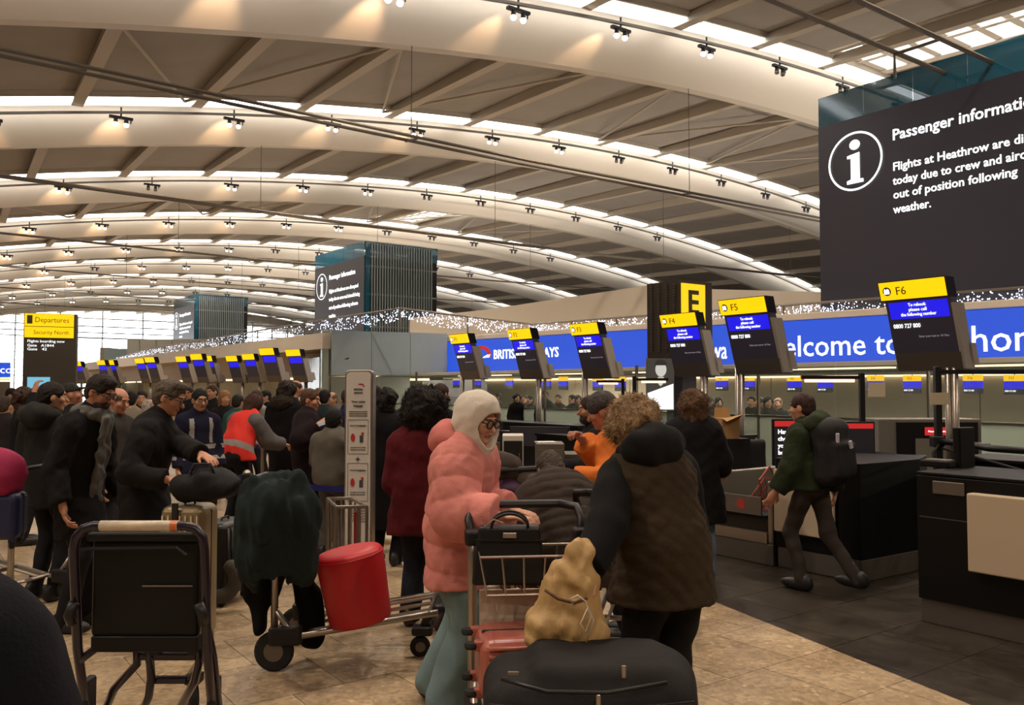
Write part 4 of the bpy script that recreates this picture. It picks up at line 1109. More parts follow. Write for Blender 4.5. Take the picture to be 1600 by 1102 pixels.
# lamps on posts over the desks
def lamp_post(label, xp, ytop, x0, x1, d, lit=True, yb=700):
    p = at(xp, ytop, d); o = thing('desk_lamp_post', label, 'lamp', (p.x, p.y, 0), 0, 'bar lamps over the desks')
    MB().box((-.028, -.028, 0), (.028, .028, p.z)).build('post', M_dark, o, bevel=.005)
    a = (x0 - xp) / F * d; b = (x1 - xp) / F * d
    MB().box((min(a, 0), -.02, p.z - .07), (max(b, 0), .02, p.z - .03)).build('arm', M_dark, o)
    if lit: MB().tube([(a + .04, 0, p.z - .085), (b - .04, 0, p.z - .085)], .02, 8).build('glowing_tube', glow('glow_tube', (255, 205, 170), 2.2), o, smooth=True)
    return o
lamp_post('black post with a glowing bar lamp over the desk of the man in green', 1346, 583, 1252, 1340, 9.6)
lamp_post('black post with an unlit bar beside the F6 pole', 1464, 573, 1464, 1625, 7.9, False)
lamp_post('slim post with a glowing bar lamp left of the E pillar', 991, 588, 998, 1044, 13.0)
lamp_post('distant post with a glowing bar lamp under the F3 monitor', 973, 592, 932, 969, 15.5)
# ------------------------------------------------------------------ check-in desks
def poly_prism(pts, z0, z1, name, m, o, bevel=.006):
    mb = MB(); mb.prism([(p.x, p.y) for p in pts], z0, z1); ob = mb.build(name, m, o, bevel=bevel); return ob
def shrink(pts, k):
    c = sum(pts, Vector()) / len(pts); return [c + (p - c) * k for p in pts]
# desk A, white front, at the right edge
a1 = fl(1436, 972); a2 = a1 - Vv * 3.2
dA = thing('check_in_desk', 'black check-in desk with a projecting cream front panel, nearest on the right', 'desk')
pts = [a1, a2, a2 + Uv * .75, a1 + Uv * .75]
poly_prism(pts, .17, 1.03, 'body', M_black, dA); poly_prism([p + Uv * .03 for p in pts[:2]] + pts[2:], 0, .17, 'plinth', M_steel2, dA)
z_a = 1.035; poly_prism(pts, z_a, z_a + .02, 'top_ledge', M_black, dA)
w1 = onu(1514, 775, U_(a1) - .05); w1v = V_(w1)
MB().box((U_(a1) - .09, w1v - 2.6, .43), (U_(a1), w1v, .945)).build('front_panel', mat('cream_panel', (196, 176, 150), .6), dA, rot=(0, 0, TH), bevel=.01)
q = onu(1487, 765, U_(a1)); MB().box((U_(a1) - .012, V_(q) - .09, q.z - .04), (U_(a1), V_(q) + .13, q.z + .05)).build('lock_plate', M_steel2, dA, rot=(0, 0, TH), bevel=.01)
q = a1; MB().box((U_(a1) - .004, V_(a1) - .95, .74), (U_(a1), V_(a1) - .02, .745)).build('seam', M_steel2, dA, rot=(0, 0, TH))
# desk B, corner desk behind the walking man
b1 = fl(1213, 886); b2 = fl(1347, 912); b3 = fl(1440, 892)
dB = thing('check_in_desk', 'black corner check-in desk with a metal plinth behind the man in green', 'desk')
pts = [b1, b2, b3, b3 + Uv * .5 + Vv * .2, b1 + Uv * 1.0]
poly_prism(pts, .19, 1.0, 'body', M_black, dB); poly_prism(shrink(pts, .985), 0, .19, 'plinth', M_steel2, dB, .01)
fv = V_(b1); MB().box((U_(b1) - .03, fv - .62, .33), (U_(b1) + .0, fv + .0, .90)).build('front_panel', mat('cream_panel', (196, 176, 150), .6), dB, rot=(0, 0, TH), bevel=.01)
# back counter of desk A and B with equipment
c1 = onu(1400, 700, 8.6); dC = thing('rear_counter', 'black rear counter running under the monitors F5 and F6', 'counter')
MB().box((8.3, -.5, 0), (8.9, 4.2, .95)).build('body', M_black, dC, rot=(0, 0, TH), bevel=.006)
MB().box((8.25, -.5, .95), (8.95, 4.2, .98)).build('worktop', M_black, dC, rot=(0, 0, TH), bevel=.004)
# luggage conveyor units (steel) left of desk B
def conveyor(label, v0, v1, u0, basket=False, grp='baggage conveyors between the desks'):
    o = thing('baggage_conveyor', label, 'conveyor', (0, 0, 0), TH, grp); LC = 1.7
    MB().box((u0, v0, 0), (u0 + LC, v1, .2)).build('plinth', M_steel2, o, bevel=.01)
    MB().box((u0 + .05, v0 + .06, .2), (u0 + LC, v1 - .06, .42)).build('body', mat('scale_dark', (48, 42, 36), .4, .4), o)
    MB().box((u0 + .02, v0 + .1, .42), (u0 + LC, v1 - .1, .45)).build('belt', M_rubber, o)
    for vv in (v0, v1 - .06): MB().box((u0, vv, .2), (u0 + 1.6, vv + .06, .78)).build('side_guard', M_steel, o, bevel=.02, seg=3)
    MB().box((u0 - .01, v0 + .06, .2), (u0 + .04, v1 - .06, .3)).build('front_lip', M_steel, o)
    MB().box((u0 - .012, v0 + .12, .45), (u0 + .01, v1 - .12, .62)).build('stop_bar', M_steel2, o)
    MB().lathe([(.001, 0), (.05, 0), (.05, .004), (.001, .004)], 16, M=Matrix.Translation((u0 - .013, v0 + .35, .54)) @ Matrix.Rotation(-PI / 2, 4, 'Y')).build('warning_label', glow('label_red', (180, 40, 30), .3), o)
    return o
vB = V_(b1)
conveyor('steel baggage conveyor with a red warning disc beside the corner desk', vB + .02, vB + 1.0, U_(b1) - .02)
# red basket leaning on it
bp = uvz(U_(b1) + .35, vB + .28, .46); rb = thing('red_basket', 'red wire shopping basket tipped up on the steel conveyor', 'basket', bp, TH + .3)
rb.rotation_euler = (.0, -.5, TH + .2)
mr = mat('red_wire', (170, 62, 44), .5)
mb = MB()
for i in range(8):
    t = -.17 + i * .0486; mb.tube([(t, -.12, .24), (t * .85, -.1, .02), (t * .85, .1, .02), (t, .12, .24)], .005, 4)
for z_, k_ in ((.02, .85), (.09, .9), (.16, .95), (.24, 1)): mb.tube([(-.17 * k_, -.12 * k_, z_), (.17 * k_, -.12 * k_, z_), (.17 * k_, .12 * k_, z_), (-.17 * k_, .12 * k_, z_)], .006, 4, closed=True)
mb.build('wire_body', mr, rb); MB().tube([(-.17, 0, .24), (-.12, 0, .42), (.12, 0, .42), (.17, 0, .24)], .008, 6).build('handle', mr, rb)
# desks further up the line
for i, (v, u, lab) in enumerate(((8.1, 7.0, 'black check-in desk behind the crouching man in the quilted jacket'), (11.6, 7.3, 'black check-in desk left of the steel cabinet'), (15.4, 7.6, 'black check-in desk behind the woman in maroon'))):
    o = thing('check_in_desk', lab, 'desk', (0, 0, 0), TH, 'check-in desks along the island')
    MB().box((u, v, .18), (u + .7, v + 1.9, 1.0)).build('body', M_black, o, bevel=.006); MB().box((u + .02, v + .02, 0), (u + .68, v + 1.88, .18)).build('plinth', M_steel2, o)
    MB().box((u - .02, v - .02, 1.0), (u + .72, v + 1.92, 1.03)).build('worktop', M_black, o, bevel=.004)
    conveyor('steel baggage conveyor, %s along the island past the corner desk' % ordinal(i + 1), v - 1.4, v - .2, u)
    o = thing('rear_counter', 'dark rear counter with screens, %s along the island' % ordinal(i), 'counter', (0, 0, 0), TH, 'rear counters of the island')
    MB().box((u + 2.0, v - .6, 0), (u + 2.5, v + 2.2, .96)).build('body', M_black, o); MB().box((u + 1.98, v - .62, .96), (u + 2.52, v + 2.22, 1.0)).build('worktop', M_black, o)
# flat screens and printers
def flat_screen(label, x, y, x2, y2, d, rz=0, head=None, lines=(), face=None, group='desk screens', stand=True, zdesk=.98):
    a = at(x, y, d); b = at(x2, y2, d); w = b.x - a.x; h_ = a.z - b.z
    o = thing('flat_screen', label, 'screen', ((a.x + b.x) / 2, a.y, b.z), rz, group)
    MB().box((-w / 2, 0, 0), (w / 2, .05, h_)).build('housing', M_blackp, o, bevel=.008)
    MB().box((-w / 2 + .015, -.004, .02), (w / 2 - .015, .0, h_ - .015)).build('display', face or glow('display_dark', (34, 28, 34), .4), o)
    if head: MB().box((-w / 2 + .02, -.008, h_ - .075), (w / 2 - .02, -.004, h_ - .02)).build('red_band', E_red, o)
    for i, s_ in enumerate(lines): text(s_, .062, E_white, o, (-w / 2 + .05, -.009, h_ - .15 - i * .07), 0, None, bold=.02)
    if stand and b.z > zdesk + .01: MB().box((-.05, .01, zdesk - b.z), (.05, .06, .02)).build('stand', M_dark, o)
    return o
flat_screen('dark notice screen with a red band asking about hand baggage', 1207, 655, 1293, 728, 8.7, 0, True, ('Have you', 'checked', 'your hand', 'baggage?'), zdesk=.9)
flat_screen('dark screen with a red band right of the hand baggage notice', 1300, 659, 1368, 722, 9.2, 0, True, (), zdesk=.9)
flat_screen('dark notice screen with a red band behind the curly haired woman', 993, 645, 1026, 690, 11.0, 0, True, ('Have you', 'checked'), zdesk=.9)
sc = flat_screen('rear view of a desk monitor on a jointed arm at the nearest desk', 1490, 668, 1532, 734, 6.35, .5, None, (), M_blackp, zdesk=1.04, stand=False)
for (x0, y0, x1, y1, d, lab) in ((795, 667, 890, 700, 11.5, 'wide black screens on the desk behind the crouching man'), (740, 660, 785, 690, 13, 'black desk monitor behind the white hood')):
    flat_screen(lab, x0, y0, x1, y1, d, -.2, zdesk=.95)
# monitor arm and cables on the lamp post by desk A
p = at(1464, 690, 7.9)
am = thing('jointed_bracket', 'black jointed monitor arm with looping cables clamped to the post', 'bracket', (p.x, p.y, p.z), 0)
MB().tube([(0, 0, 0), (.12, -.25, .0), (.14, -.6, -.02), (.22, -1.3, -.0)], .03, 8).build('arm', M_dark, am, smooth=True)
MB().box((-.05, -.05, -.05), (.05, .05, .05)).build('clamp', M_dark, am, bevel=.01)
MB().tube([(0, -.04, -.02), (-.09, -.1, -.1), (-.08, -.12, -.3), (-.05, -.1, -.42)], .012, 6).build('cable', M_rubber, am, smooth=True)
MB().tube([(.02, -.05, -.06), (.12, -.3, -.10), (.2, -.8, -.16), (.24, -1.2, -.2)], .012, 6).build('cable', M_rubber, am, smooth=True)
nt_ = at(1464, 612, 7.85); tag(MB().box((-.085, 0, -.07), (.085, .006, .04)).build('paper_notice', mat('paper_cream', (205, 190, 160), .8), None, (nt_.x, nt_.y - .05, nt_.z - .05)), 'cream paper notice taped to the black lamp post', 'notice')
nt_ = at(1369, 608, 13); 
tag(MB().box((-.12, 0, -.12), (.14, .006, .1)).build('paper_notice', mat('paper_cream', (205, 190, 160), .8), None, (nt_.x, nt_.y, nt_.z)), 'pale notice below the monitor left of F6 behind the glass', 'notice')
# self-service kiosk casing behind desk A
k1 = at(1400, 655, 10.6); kz = k1.z
kk_ = thing('kiosk', 'grey framed black kiosk with a red label behind the F6 pole', 'kiosk', (k1.x, k1.y, 0), 0)
MB().box((-.22, 0, 0), (1.06, .5, kz)).build('grey_surround', M_grey, kk_, bevel=.01); MB().box((-.0, -.03, 0), (1.0, 0, kz - .04)).build('black_front', M_blackp, kk_)
MB().box((.22, -.05, .6), (.72, -.03, kz - .24)).build('grey_panel', M_grey, kk_); MB().box((.34, -.05, kz - .20), (.78, -.03, kz - .10)).build('red_label', E_red, kk_)
text('Please wait behind line', .03, E_white, kk_, (.37, -.055, kz - .16), 0, .3)
# paper stacks, box, cabinets, chairs
def boxthing(name, label, cat, x, y, x2, y2, d, depth, m, rz=0, bevel=.006, z0=None):
    a = at(x, y, d); b = at(x2, y2, d); w = b.x - a.x; zb_ = b.z if z0 is None else z0
    o = MB().box((-w / 2, 0, 0), (w / 2, depth, a.z - zb_)).build(name, m, None, ((a.x + b.x) / 2, a.y, zb_), (0, 0, rz), bevel=bevel); tag(o, label, cat); return o
cb = at(1140, 654, 9.7); cbx = thing('cardboard_box', 'open brown cardboard box beside the F5 pole', 'box', (cb.x, cb.y, at(1140, 686, 9.7).z), .2)
MC = mat('cardboard', (176, 136, 88), .85, var=(8, .06)); hz = cb.z - at(1140, 686, 9.7).z
MB().box((-.09, 0, 0), (.12, .22, hz)).build('carton', MC, cbx)
MB().add([(-.09, 0, hz), (.12, 0, hz), (.12, -.1, hz + .05), (-.09, -.12, hz - .03)], [(0, 1, 2, 3)]).build('flap', MC, cbx); MB().add([(-.09, .22, hz), (.12, .22, hz), (.10, .24, hz + .12), (-.07, .24, hz + .12)], [(0, 1, 2, 3)]).build('flap', MC, cbx)
st = thing('box_shelf', 'dark shelf unit carrying the cardboard box', 'shelf', (cb.x, cb.y, 0), .2); MB().box((-.2, .0, 0), (.25, .3, cbx.location.z)).build('body', M_dark, st)
cabs = [(785, 681, 818, 742, 10.0, (205, 198, 184), 'white upright cabinet edge behind the pink jacket'), (838, 694, 882, 760, 9.4, (92, 84, 74), 'grey cabinet with papers on top behind the crouching man'), (884, 710, 912, 760, 9.8, (76, 69, 60), 'low grey cabinet left of the orange jumper')]
for (x, y, x2, y2, d, c_, lab) in cabs:
    a = at(x, y, d); b = at(x2, y, d); o = thing('cabinet', lab, 'cabinet', ((a.x + b.x) / 2, a.y, 0), 0); w = b.x - a.x
    mm = mat('cabinet_%d' % c_[0], c_, .5)
    MB().box((-w / 2, 0, 0), (w / 2, .5, a.z)).build('carcass', mm, o, bevel=.006); MB().box((-w / 2 + .015, -.015, .05), (w / 2 - .015, 0, a.z - .06)).build('door', mm if c_[0] < 200 else M_dark, o, bevel=.003); MB().tube([(w / 2 - .05, -.03, a.z - .3), (w / 2 - .05, -.03, a.z - .2)], .008, 6).build('handle', M_steel2, o)
a = at(858, 694, 9.45); tag(MB().box((-.12, 0, 0), (.1, .2, .012)).build('paper_stack', M_white, None, (a.x, a.y + .1, a.z + .002), (0, 0, .2)), 'white papers on the grey cabinet', 'paper')
def office_chair(label, x, ytop, d, rz):
    p = at(x, ytop, d); o = thing('office_chair', label, 'chair', (p.x, p.y, 0), rz, 'black office chairs behind the desks')
    def fbk(q): return _box(q, (0, 0, p.z - .28), (.23, .05, .28), .05) + folds(q, .004, 20, 2)
    sdf('backrest', fbk, (-.3, -.12, p.z - .62), (.3, .12, p.z + .06), .02, mat('chair_black', (24, 22, 24), .8), o)
    MB().box((-.24, -.46, .44), (.24, .0, .52)).build('seat', mat('chair_black', (24, 22, 24), .8), o, bevel=.03, seg=3)
    MB().tube([(0, -.22, .1), (0, -.22, .45)], .03, 8).build('column', M_dark, o); mb = MB()
    for i in range(5): a = i * 2 * PI / 5; mb.tube([(0, -.22, .12), (.28 * math.cos(a), -.22 + .28 * math.sin(a), .04)], .02, 6)
    mb.build('star_base', M_dark, o); MB().tube([(0, -.02, .46), (0, .06, p.z - .4)], .025, 6).build('back_support', M_dark, o); return o
office_chair('black office chair in front of the F5 pole', 1166, 686, 10.3, 2.6); office_chair('black office chair behind the corner desk', 1368, 706, 9.3, 2.8)
a = at(1315, 727, 7.55); tag(MB().box((-.2, 0, 0), (.1, .15, .01)).build('paper_sheet', M_white, None, (a.x, a.y + .1, 1.002), (0, 0, .3)), 'white sheet of paper on the corner desk', 'paper')
a = at(1535, 716, 9.3); tag(MB().box((-.2, 0, 0), (.12, .25, .05)).build('paper_stack', mat('paper_grey', (150, 148, 140), .8), None, (a.x, a.y, .985), (0, 0, .3)), 'stack of papers on the rear counter right of the desk monitor', 'paper')
a = at(1490, 745, 6.1); pr = thing('boarding_printer', 'flat black document printer on the nearest desk', 'printer', (a.x + .02, a.y + .25, 1.056), TH)
MB().box((-.05, -.1, 0), (.13, .12, .05)).build('casing', M_blackp, pr, bevel=.01); MB().box((-.03, -.08, .05), (.10, .1, .055)).build('paper_slot', M_steel2, pr)
# ------------------------------------------------------------------ trolleys
M_pur = mat('purple_black_tube', (30, 20, 38), .3, .3, coat=.4)
def rbox(name, a, b, m, o, r, seg=3): return MB().box(a, b).build(name, m, o, bevel=r, seg=seg)
def wheel(o, x, y, r, w=.035, ang=0, name='wheel', hub=True):
    M_ = Matrix.Translation((x, y, r)) @ Matrix.Rotation(ang, 4, 'Z') @ Matrix.Rotation(PI / 2, 4, 'Y')
    q = MB().lathe([(r * .55, -w / 2), (r * .9, -w / 2), (r, -w * .25), (r, w * .25), (r * .9, w / 2), (r * .55, w / 2)], 24, M=M_).build(name, M_rubber, o, smooth=False)
    MB().lathe([(.001, -w * .6), (r * .5, -w * .55), (r * .5, w * .55), (.001, w * .6)], 16, M=M_).build('hub', M_steel2 if hub else M_dark, q)
def silver_trolley(label, loc, rz, basket=True, advert=False, steel=None, handle=True, wide=.29):
    st_ = steel or M_steel; o = thing('luggage_trolley', label, 'trolley', loc, rz)
    for sx in (-1, 1):
        x = sx * wide
        MB().tube([(x, 0, .15), (x, -.0, .9), (x * .98, -.03, .99)], .022, 10).build('rear_post', st_, o, smooth=True)
        MB().tube([(x, .0, .36), (x * .98, .10, .22), (x * .96, .16, .20), (x * .9, .95, .33)], .019, 8).build('deck_rail', st_, o, smooth=True)
        rbox('wheel_housing', (x - .04, -.03, .15), (x + .04, .16, .26), M_dark, o, .02)
        wheel(o, x, 0, .115)
        MB().tube([(x * .98, -.02, .93), (x * 1.06, -.08, 1.03), (x * 1.02, -.15, 1.08), (x * .7, -.19, 1.09)], .02, 8).build('handle_arm', M_dark, o, smooth=True)
        rbox('brake_pivot', (x - .035, -.07, .93), (x + .035, .02, 1.0), M_dark, o, .015)
    MB().tube([(-wide * .7, -.19, 1.09), (wide * .7, -.19, 1.09)], .02, 8).build('handle_bar', M_dark, o)
    mb = MB()
    for y, z in ((.2, .21), (.5, .255), (.9, .325)): mb.tube([(-wide * .94, y, z), (wide * .94, y, z)], .016, 6)
    for t in (-.33, 0, .33): mb.tube([(wide * t * 2, .2, .21), (wide * t * 1.8, .9, .325)], .012, 6)
    mb.build('deck_bars', st_, o)
    rbox('nose_bumper', (-wide * .8, .92, .30), (wide * .8, 1.0, .37), M_dark, o, .03)
    MB().tube([(0, .92, .31), (0, .86, .22), (0, .84, .16)], .03, 8).build('caster_fork', M_dark, o, smooth=True)
    rbox('caster_cap', (-.05, .77, .13), (.05, .90, .19), M_dark, o, .02)
    wheel(o, 0, .82, .062, .04, .2, 'caster')
    if basket:
        mb = MB(); zt_, zb_ = .93, .76; y0, y1 = -.0, .27; w = wide * .93
        for z, k_ in ((zt_, 1), (zb_, .86)): mb.tube([(-w * k_, y0, z), (w * k_, y0, z), (w * k_, y1 * k_, z), (-w * k_, y1 * k_, z)], .006, 5, closed=True)
        for i in range(6): t = -1 + 2 * i / 5; mb.tube([(w * t, y1, zt_), (w * t * .86, y1 * .86, zb_), (w * t * .86, y0, zb_), (w * t, y0, zt_)], .004, 4)
        for sx in (-1, 1): mb.tube([(sx * w, y1 / 2, zt_), (sx * w * .86, y1 / 2, zb_)], .004, 4)
        mb.build('wire_basket', st_, o)
    if advert:
        MB().box((-wide + .03, .03, .36), (wide - .03, .05, .74)).build('advert_panel', mat('advert_white', (205, 190, 172), .6, var=(2, .06)), o)
    return o
# --- purple-black trolley, front left: seen from behind
p0 = at(218, 822, 3.75)
t1 = thing('luggage_trolley', 'dark purple baggage trolley with black back panel, nearest at the front left', 'trolley', (p0.x, p0.y, 0), .0)
W_ = .285; zh = p0.z
rail = [(-W_, .16, .10), (-W_, .05, .5), (-W_, .0, zh - .11), (-W_ * .97, -.0, zh - .05), (-W_ * .86, 0, zh - .012), (-W_ * .7, 0, zh)]
full = rail + [(-x, y, z) for x, y, z in rail[::-1]]
MB().tube(full, .021, 12).build('main_frame', M_pur, t1, smooth=True)
MB().tube([(-.17, 0, zh), (.17, 0, zh)], .0235, 12).build('advert_sleeve', mat('sleeve_white', (205, 190, 168), .4, var=(30, .1)), t1, smooth=True)
MB().tube([(.14, -.0, zh), (.168, 0, zh)], .0242, 12).build('sleeve_emblem', mat('sleeve_orange', (200, 110, 50), .4), t1)
rbox('back_panel', (-.235, .05, zh - .50), (.245, .10, zh - .07), M_blackp, t1, .03)
rbox('panel_top_tube', (-.245, .02, zh - .075), (.255, .07, zh - .035), M_rubber, t1, .015)
MB().tube([(-.28, .0, zh - .105), (-.2, .01, zh - .10), (.16, .01, zh - .095), (.2, .02, zh - .13)], .007, 6).build('brake_rod', M_dark, t1)
MB().tube([(.0, .04, zh - .27), (.22, .04, zh - .27)], .004, 6).build('panel_seam', M_steel2, t1)
rbox('lower_skirt', (-.225, .04, zh - .56), (.245, .10, zh - .49), M_blackp, t1, .008)
for pts in ([(-.065, .08, zh - .55), (-.065, .14, .50), (-.065, .15, .40), (-.19, .2, .27), (-.30, .3, .08)], [(-.01, .08, zh - .55), (-.01, .14, .50), (.0, .15, .34), (-.03, .2, .24), (-.12, .3, .08)],
            [(.215, .08, zh - .55), (.215, .14, .50), (.215, .15, .41), (.18, .2, .31), (.04, .34, .10)]):
    MB().tube(pts, .019, 8).build('strut', M_pur, t1, smooth=True)
MB().tube([(-.28, .06, zh - .60), (-.24, .07, zh - .57), (-.18, .1, zh - .52)], .018, 8).build('strut', M_pur, t1, smooth=True)
rbox('cross_member', (-.065, .14, .415), (.26, .18, .45), M_pur, t1, .01); rbox('cross_member', (-.01, .17, .30), (.15, .20, .335), M_pur, t1, .01)
for x in (.02, .19): rbox('clamp', (x - .025, .13, .44), (x + .025, .17, .465), M_dark, t1, .008)
MB().box((.0, .13, .485), (.2, .15, .50)).build('chrome_bar', M_steel, t1)
for sx in (-1, 1):
    rbox('caster_bracket', (sx * .285 - .02, .10, .11), (sx * .285 + .02, .2, .34), M_dark, t1, .015); wheel(t1, sx * .27, .22, .085, .04, .35, 'wheel', False)
MB().tube([(.0, .66, .09), (.02, .60, .22), (.10, .45, .30), (.2, .2, .40)], .02, 8).build('nose_fork', M_pur, t1, smooth=True); rbox('caster_cap', (-.035, .62, .14), (.045, .70, .19), M_dark, t1, .01)
wheel(t1, .0, .66, .072, .045, .5, 'caster', True)
for sx in (-1, 1):
    MB().tube([(sx * .285, .0, zh - .42), (sx * .29, -.02, zh - .38), (sx * .27, -.02, zh - .33)], .024, 8).build('joint_collar', M_dark, t1, smooth=True)
MB().tube([(.31, .18, .12), (.30, .1, .45), (.29, .03, zh - .42)], .014, 8).build('side_tube', M_pur, t1, smooth=True)
# --- silver trolley with the red pouf: nose to the right
w0 = fl(428, 1049)
t2 = silver_trolley('silver luggage trolley carrying the red pouf and hung with dark coats', (w0.x, w0.y + .27, 0), -PI / 2 + .0, basket=False, wide=.27)
# --- red pouf
pb = at(558, 972, 5.0); M_red = mat('red_leatherette', (186, 30, 38), .42, bump=(120, .08), spec=.4)
pf = thing('red_pouf', 'round red leatherette pouf tilted on the silver trolley', 'pouf', (pb.x, pb.y + .12, pb.z - .02)); pf.rotation_euler = (.05, -.17, 0)
R_ = .198
MB().lathe([(.001, .0), (R_ * .90, .0), (R_ * .93, .012), (R_ * .96, .15), (R_, .30), (R_ * 1.0, .385), (R_ * .985, .403), (.93 * R_, .417), (.5 * R_, .422), (.001, .423)], 48).build('cover', M_red, pf, smooth=True)
MB().tube([(R_ * .995 * math.cos(a), R_ * .995 * math.sin(a), .392) for a in np.linspace(0, 2 * PI, 49)[:-1]], .0045, 6, closed=True).build('piping', M_red, pf, smooth=True)
# --- coats heaped over its handle
cc = at(428, 772, 4.85)
def fcoat(p):
    d = _ell(p, (0, 0, -.10), (.20, .20, .17)); d = smin(d, _cone(p, (.0, 0, -.1), (-.04, .02, -.33), .21, .20)[0], .08)
    d = smin(d, _cone(p, (.14, 0, -.12), (.16, -.02, -.42), .09, .075)[0], .05); d = smin(d, _cone(p, (-.08, .0, -.02), (.1, 0, .03), .06, .05)[0], .05)
    d = smax(d, _ell(p, (-.02, -.0, -.62), (.13, .3, .2)) * -1, .03)
    d = smin(d, _cone(p, (-.09, -.03, .06), (.09, -.02, .085), .045, .04)[0], .03); d = smax(d, -_ell(p, (.0, -.05, .12), (.05, .06, .035)), .02)
    return d + folds(p * np.array([1, 1, .35]), .030, 26, 31) + folds(p * np.array([1, 1, .5]), .009, 60, 4)
o = sdf('draped_jacket', fcoat, (-.34, -.32, -.60), (.36, .32, .15), .011, mat('bottle_green_cloth', (30, 40, 40), .9, bump=(200, .3), spec=.2), None, (cc.x + .03, cc.y - .02, cc.z)); tag(o, 'dark green jacket heaped over the handle of the silver trolley', 'jacket')
def fcoat2(p):
    d = _cone(p, (-.04, .05, -.05), (-.10, .05, -.45), .10, .10)[0]; d = smin(d, _cone(p, (-.17, .0, -.2), (-.10, .0, -.66), .06, .045)[0], .05)
    d = smin(d, _cone(p, (.10, .12, -.2), (.17, .14, -.74), .08, .075)[0], .04)
    return d + folds(p * np.array([1, 1, .35]), .020, 24, 8)
o = sdf('hanging_coat', fcoat2, (-.4, -.25, -.95), (.35, .3, .15), .012, mat('black_wool', (17, 16, 17), .95, bump=(200, .3), spec=.15), None, (cc.x - .03, cc.y + .20, cc.z - .14)); tag(o, 'long black coat hanging below the green jacket on the trolley', 'coat')
# --- girl's trolley
T3 = Vector((.07, 3.92, 0))
t3 = silver_trolley('silver luggage trolley with a cream advert board in front of the girl in pink', T3, PI + .10, advert=True, wide=.25)
M_leather = mat('black_leather', (16, 14, 14), .38, bump=(90, .1), spec=.4)
b0 = Vector((-.01, 3.79, .79)); hb = thing('handbag', 'structured black leather handbag standing in the trolley basket', 'bag', b0, .0)
mb = MB(); hw_ = .165
mb.add([(-hw_, -.075, 0), (hw_, -.075, 0), (hw_, .075, 0), (-hw_, .075, 0), (-hw_ * .82, -.035, .25), (hw_ * .80, -.035, .25), (hw_ * .80, .035, .25), (-hw_ * .82, .035, .25)], [(0, 3, 2, 1), (4, 5, 6, 7), (0, 1, 5, 4), (1, 2, 6, 5), (2, 3, 7, 6), (3, 0, 4, 7)])
mb.build('body', M_leather, hb, bevel=.015, seg=3)
for y in (-.04, .04): MB().tube([(.08 * math.cos(a), y, .245 + .06 * math.sin(a)) for a in np.linspace(0, PI, 13)], .007, 6).build('handle', M_leather, hb, smooth=True)
MB().box((-.03, -.055, .20), (.03, -.045, .225)).build('clasp', M_steel, hb, bevel=.003); MB().box((-hw_ * .9, -.062, .19), (hw_ * .9, -.055, .197)).build('top_seam', M_leather, hb)
MB().tube([(-.11, -.05, .25), (-.07, -.06, .285), (-.03, -.06, .27)], .004, 6).build('ring', M_steel, hb)
# pink suitcase lying under the pile
def hard_case(label, loc, rot, size, m, ribs=True, wheels=True, cat='suitcase', dark=None):
    o = thing('suitcase', label, cat, loc); o.rotation_euler = rot; w, d, hh_ = size
    rbox('shell', (-w / 2, -d / 2, 0), (w / 2, d / 2, hh_), m, o, min(d, w) * .22, 5)
    if ribs:
        mb = MB()
        for i in range(7):
            x = -w / 2 * .78 + i * w * .78 / 6; mb.tube([(x, -d / 2 - .002, hh_ * .07), (x, -d / 2 - .002, hh_ * .93)], .009, 6)
        mb.build('ribs', m, o, smooth=True)
    MB().box((-w / 2 - .003, -.006, hh_ * .04), (w / 2 + .003, .006, hh_ * .96)).build('zip_band', dark or M_dark, o, bevel=.004)
    if wheels:
        for sx in (-1, 1):
            for sy in (-1, 1):
                M_ = Matrix.Translation((sx * w * .38, sy * d * .3, -.03)) @ Matrix.Rotation(PI / 2, 4, 'Y')
                MB().lathe([(.001, -.012), (.026, -.012), (.03, 0), (.026, .012), (.001, .012)], 14, M=M_).build('wheel', M_rubber, o); MB().box((sx * w * .38 - .02, sy * d * .3 - .02, -.02), (sx * w * .38 + .02, sy * d * .3 + .02, .02)).build('wheel_mount', m, o, bevel=.006)
    MB().tube([(-w * .12, 0, hh_ - .005), (-w * .10, 0, hh_ + .02), (w * .10, 0, hh_ + .02), (w * .12, 0, hh_ - .005)], .008, 6).build('carry_handle', dark or M_dark, o, smooth=True)
    return o
M_rose = mat('rose_shell', (168, 92, 78), .35, coat=.3)
ps = at(745, 1033, 3.62)
hard_case('salmon pink hard-shell suitcase lying under the big black case', (ps.x, ps.y, ps.z), (0, PI / 2, .12), (.25, .34, .52), M_rose)
# big black soft suitcase
M_soft = mat('black_nylon', (19, 16, 15), .75, bump=(260, .35), spec=.3)
bs = at(915, 1060, 3.10)
sb_ = thing('soft_suitcase', 'large black soft-sided suitcase lying across the front of the trolley', 'suitcase', (bs.x, bs.y, bs.z - .17), 0)
def fsoft(p):
    d = _box(p, (0, .0, .05), (.365, .25, .16), .10); d = smin(d, _box(p, (.05, -.0, .215), (.24, .18, .05), .045), .07)
    d = smin(d, _ell(p, (.30, 0, .16), (.09, .2, .10)), .05)
    d = smax(d, -(np.linalg.norm(np.stack([p[:, 1] + .255, p[:, 2] - .155 - .02 * np.sin(p[:, 0] * 5)], -1), axis=1) - .007), .006)
    return d + folds(p, .006, 14, 5)
sdf('body', fsoft, (-.5, -.4, -.15), (.5, .4, .4), .010, M_soft, sb_)
for (x, z, r_) in ((-.19, .115, .3), (.02, .19, .8), (.11, .27, 1.3)):
    rbox('zip_puller', (x - .008, -.268 + max(0, z - .18) * .6, z - .03), (x + .008, -.256 + max(0, z - .18) * .6, z + .012), M_steel, sb_, .004)
